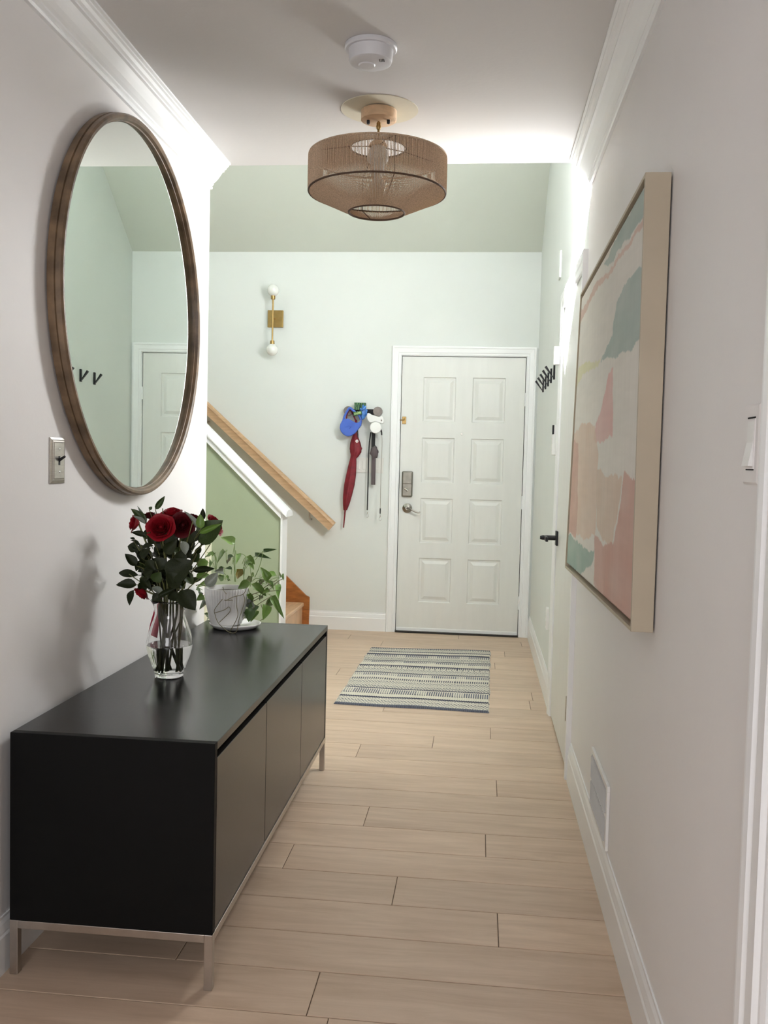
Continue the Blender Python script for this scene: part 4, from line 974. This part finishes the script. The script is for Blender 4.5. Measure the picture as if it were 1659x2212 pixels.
RI_={'A':((-.9,-.4,.25),'rose','red rose at the far left of the bouquet, facing the wall'),
'B':((.15,-.85,.45),'rose','largest open red rose, front centre of the bouquet'),
'C':((.0,-.35,.9),'rose','red rose at the top of the bouquet, behind the large front rose'),
'D':((.3,-.8,.15),'rosedark','dark red rose just right of the large front rose'),
'E':((.3,.1,.9),'rosedark','small dark rose half hidden at the back right of the bouquet'),
'F':((.85,-.15,.5),'rose','red rose at the far right of the bouquet behind a big leaf'),
'G':((-.5,-.35,-.75),'rose','red rose drooping beside the vase rim on the left'),
'H':((-.2,.0,.95),'rosedark','red rose at the back left of the bouquet, behind the leaves')}
for i,(n_,p,r) in enumerate(ROSES):
    f,mk,lb=RI_[n_]; rose(n_,p,r*(1.12 if n_!='B' else .95),f,mk,lb,i)
# greenery: nine leafy sprigs, each with its own stem and leaves
SP=[('leafy green sprig rising highest at the top left of the bouquet',(-.945,2.668,1.10)),('leafy sprig fanning out on the left edge of the bouquet',(-1.03,2.66,1.00)),
('lowest left leafy sprig with long dark leaves towards the wall',(-1.04,2.65,.90)),('leafy sprig with bright upright leaves at the top right of the bouquet',(-.835,2.62,1.07)),
('leafy sprig on the right edge of the bouquet with a big dark leaf',(-.79,2.65,1.00)),('leafy sprig reaching right towards the potted plant',(-.80,2.70,.92)),
('leafy sprig drooping over the right of the vase rim',(-.86,2.61,.87)),('dark leafy sprig at the front centre of the bouquet',(-.93,2.57,.95)),('dark leafy sprig deep in the middle of the bouquet',(-.92,2.68,.99))]
ends=[Vector(p) for _,p in SP]; SG=[]
for i,(lb,p) in enumerate(SP):
    t=thing('greenery_sprig',lb,'foliage',(VX,VY,VZ),group='leafy sprigs among the roses'); SG.append(t)
    link('stem',T(stem_pts(p,20+i),.0032,6,r2=.0014),'stem',t,smooth='all')
random.seed(77)
for bx_,by_,bz_,tx,ty,tz,wd,tone in BOUQUET:
    c=Vector((bx_,by_,bz_)); k=min(range(9),key=lambda q:(ends[q]-c).length)
    put_leaf(RL[tone],(bx_,by_,bz_),(tx,ty,tz),wd*1.4,SG[k],.28)
    # a short stalk back towards its sprig's stem
    m_=c.lerp(MOUTH+Vector((0,0,.06)),.28); st=link('stalk',T([m_,c.lerp(m_,.5)+Vector((0,0,.004)),c],.0012,4),'stem',SG[k])
# ================================================================== potted pothos
PX,PY,PZ=-.968,3.500,CZ1+.0005
t=thing('potted_pothos','trailing green plant in a ribbed white pot on the far end of the console','plant',(PX,PY,PZ))
link('saucer',L([(0,0),(.078,0),(.088,.004),(.099,.014),(.101,.019),(.097,.020),(.092,.015),(.080,.010),(0,.009)],(PX+.030,PY-.005,PZ),56),'pot',t,smooth='all')
bm=bmesh.new(); n=96; pp=[(.052,.0095),(.060,.014),(.066,.030),(.072,.058),(.078,.095),(.0825,.128),(.084,.150),(.084,.156),(.079,.156),(.077,.150),(.075,.134),(0,.134)]
rings=[]
for k,(r,h) in enumerate([(0,.0095)]+pp):
    if r<1e-6: rings.append([bm.verts.new((PX-.008,PY,PZ+h))]); continue
    rib=.0018 if 5<=k<=7 else 0
    rings.append([bm.verts.new((PX-.008+(r+rib*(1 if i%2 else -1))*math.cos(2*PI*i/n),PY+(r+rib*(1 if i%2 else -1))*math.sin(2*PI*i/n),PZ+h)) for i in range(n)])
for a,c in zip(rings,rings[1:]):
    for i in range(n):
        j=(i+1)%n
        if len(a)==1: bm.faces.new((a[0],c[i],c[j]))
        elif len(c)==1: bm.faces.new((a[i],a[j],c[0]))
        else: bm.faces.new((a[i],a[j],c[j],c[i]))
link('pot',bm,'pot',t,smooth=True)
link('soil',L([(0,.0),(.072,-.002),(.0765,-.004),(0,-.004)],(PX-.008,PY,PZ+.140),40),'soil',t,smooth='all')
POTHOS=[(-0.953, 3.526, 0.919, -1.002, 3.512, 0.95, 0.03, 1),
(-0.979, 3.494, 0.887, -1.036, 3.581, 0.858, 0.017, 1),
(-0.943, 3.481, 0.873, -0.999, 3.53, 0.844, 0.015, 0),
(-0.961, 3.57, 0.871, -0.921, 3.471, 0.867, 0.02, 1),
(-0.908, 3.535, 0.869, -0.872, 3.546, 0.839, 0.022, 1),
(-0.875, 3.484, 0.853, -0.917, 3.513, 0.851, 0.015, 1),
(-0.907, 3.55, 0.845, -0.874, 3.523, 0.827, 0.02, 1),
(-0.878, 3.553, 0.868, -0.813, 3.482, 0.881, 0.017, 0),
(-0.832, 3.504, 0.896, -0.782, 3.476, 0.908, 0.012, 0),
(-0.944, 3.531, 0.819, -0.943, 3.589, 0.765, 0.032, 4),
(-0.998, 3.539, 0.789, -1.036, 3.568, 0.764, 0.022, 3),
(-0.987, 3.518, 0.787, -0.979, 3.564, 0.767, 0.015, 3),
(-0.952, 3.49, 0.821, -0.987, 3.501, 0.828, 0.012, 0),
(-1.001, 3.547, 0.822, -1.037, 3.562, 0.805, 0.011, 0),
(-0.997, 3.522, 0.807, -1.011, 3.472, 0.816, 0.02, 2),
(-0.809, 3.507, 0.783, -0.835, 3.489, 0.833, 0.027, 3),
(-0.812, 3.508, 0.8, -0.782, 3.573, 0.802, 0.022, 3),
(-0.866, 3.5, 0.796, -0.917, 3.584, 0.762, 0.022, 1),
(-0.776, 3.568, 0.784, -0.742, 3.468, 0.814, 0.012, 3),
(-0.885, 3.518, 0.769, -0.947, 3.529, 0.741, 0.027, 1),
(-0.873, 3.482, 0.768, -0.81, 3.519, 0.718, 0.025, 1),
(-0.796, 3.571, 0.753, -0.759, 3.476, 0.736, 0.022, 3),
(-0.803, 3.54, 0.716, -0.746, 3.477, 0.65, 0.022, 1),
(-0.802, 3.538, 0.716, -0.837, 3.585, 0.653, 0.027, 3),
(-0.815, 3.5, 0.687, -0.812, 3.461, 0.638, 0.032, 3),
(-0.894, 3.488, 0.724, -0.866, 3.536, 0.684, 0.022, 3),
(-0.872, 3.482, 0.675, -0.88, 3.472, 0.619, 0.032, 0),
(-0.992, 3.53, 0.722, -0.989, 3.589, 0.699, 0.017, 3),
(-0.907, 3.522, 0.692, -0.865, 3.516, 0.67, 0.03, 2),
(-0.873, 3.544, 0.678, -0.879, 3.473, 0.652, 0.03, 0),
(-0.866, 3.538, 0.657, -0.869, 3.484, 0.627, 0.022, 1),
(-1.049, 3.541, 0.634, -1.095, 3.594, 0.601, 0.022, 1),
(-0.904, 3.485, 0.654, -0.9, 3.538, 0.621, 0.02, 0),
(-0.841, 3.541, 0.775, -0.8, 3.481, 0.784, 0.015, 1),
(-0.848, 3.507, 0.787, -0.86, 3.599, 0.757, 0.022, 0),
(-0.838, 3.58, 0.756, -0.78, 3.477, 0.776, 0.015, 1),
(-0.857, 3.551, 0.714, -0.855, 3.593, 0.684, 0.017, 0),
(-1.029, 3.504, 0.882, -1.048, 3.546, 0.873, 0.015, 1),
(-1.023, 3.484, 0.875, -1.078, 3.511, 0.87, 0.017, 3),
(-1.069, 3.547, 0.84, -1.102, 3.543, 0.829, 0.027, 3),
(-1.054, 3.557, 0.839, -1.036, 3.472, 0.842, 0.015, 1),
(-1.105, 3.515, 0.732, -1.092, 3.581, 0.703, 0.027, 0),
(-1.079, 3.538, 0.707, -1.104, 3.523, 0.689, 0.022, 3),
(-1.066, 3.52, 0.684, -1.104, 3.598, 0.658, 0.022, 0),
(-1.062, 3.537, 0.757, -1.074, 3.463, 0.759, 0.02, 1),
(-0.853, 3.56, 0.738, -0.825, 3.506, 0.732, 0.012, 1),
(-0.812, 3.523, 0.744, -0.826, 3.49, 0.734, 0.015, 1)]
VINES=[[(-0.948, 3.514, 0.77),
(-0.948, 3.514, 0.838),
(-0.952, 3.514, 0.92)], [(-0.942, 3.506, 0.771),
(-0.95, 3.506, 0.839),
(-0.955, 3.506, 0.867)], [(-0.914, 3.524, 0.77),
(-0.915, 3.524, 0.826),
(-0.907, 3.524, 0.87)], [(-0.91, 3.509, 0.796),
(-0.906, 3.509, 0.83),
(-0.899, 3.509, 0.843)], [(-0.865, 3.504, 0.791),
(-0.846, 3.504, 0.838),
(-0.833, 3.504, 0.896)], [(-0.884, 3.524, 0.79),
(-0.889, 3.524, 0.829)], [(-0.915, 3.555, 0.866),
(-0.929, 3.555, 0.876),
(-0.957, 3.555, 0.875)], [(-0.863, 3.375, 0.77),
(-0.877, 3.375, 0.743),
(-0.917, 3.375, 0.73),
(-0.941, 3.375, 0.717),
(-0.95, 3.375, 0.718)], [(-0.957, 3.375, 0.721),
(-0.985, 3.375, 0.683),
(-0.986, 3.375, 0.664),
(-0.97, 3.375, 0.627),
(-0.929, 3.375, 0.592),
(-0.901, 3.375, 0.599),
(-0.892, 3.375, 0.644),
(-0.871, 3.375, 0.716),
(-0.877, 3.375, 0.743)], [(-0.985, 3.375, 0.667),
(-0.949, 3.375, 0.68),
(-0.931, 3.375, 0.692),
(-0.928, 3.375, 0.673),
(-0.968, 3.375, 0.631)], [(-0.903, 3.375, 0.738),
(-0.901, 3.375, 0.696),
(-0.897, 3.375, 0.656),
(-0.927, 3.375, 0.592)], [(-0.752, 3.517, 0.789),
(-0.774, 3.517, 0.778),
(-0.81, 3.517, 0.743),
(-0.856, 3.517, 0.705),
(-0.896, 3.517, 0.684)], [(-0.84, 3.51, 0.684),
(-0.824, 3.51, 0.639),
(-0.843, 3.51, 0.619)], [(-0.795, 3.506, 0.721),
(-0.829, 3.506, 0.7),
(-0.863, 3.506, 0.674),
(-0.912, 3.506, 0.621)], [(-0.896, 3.513, 0.75),
(-0.88, 3.513, 0.721),
(-0.856, 3.513, 0.73),
(-0.77, 3.513, 0.743)], [(-0.879, 3.556, 0.747),
(-0.859, 3.556, 0.733),
(-0.822, 3.556, 0.757),
(-0.788, 3.556, 0.778)], [(-0.917, 3.375, 0.718),
(-0.95, 3.375, 0.717)], [(-0.921, 3.548, 0.693),
(-0.899, 3.548, 0.691),
(-0.874, 3.548, 0.704),
(-0.852, 3.548, 0.717)], [(-0.956, 3.375, 0.768),
(-0.951, 3.375, 0.752),
(-0.941, 3.375, 0.741)], [(-1.023, 3.512, 0.816),
(-1.021, 3.512, 0.845),
(-1.031, 3.512, 0.872)], [(-1.024, 3.519, 0.771),
(-1.027, 3.519, 0.81),
(-1.033, 3.519, 0.873),
(-1.063, 3.519, 0.88)], [(-0.84, 3.538, 0.776),
(-0.847, 3.538, 0.741),
(-0.851, 3.538, 0.697)], [(-0.999, 3.544, 0.798),
(-0.974, 3.544, 0.77)]]
random.seed(5)
for i,v in enumerate(VINES):
    v=[(x,y,max(z,PZ+.003)) for x,y,z in v]
    green=i in (0,1,2,3,4,5,6,19,20,21,22)
    link('vine',T(spline(v,5),.0014 if green else .0014,5),'vinegreen' if green else 'vine',t,smooth='all')
SOILP=Vector((PX-.008,PY,PZ+.140))
for bx_,by_,bz_,tx,ty,tz,wd,tone in POTHOS:
    bz_=max(bz_,PZ+.012); tz=max(tz,PZ+.006)
    put_leaf(PLM[tone],(bx_,by_,bz_),(tx,ty,tz),wd*1.3,t,.22)
    b_=Vector((bx_,by_,bz_)); r_=b_.lerp(SOILP,.22)
    if bz_>PZ+.10: link('petiole',T(spline([r_,r_.lerp(b_,.5)+Vector((0,0,.006)),b_],3),.0011,4),'vinegreen',t)
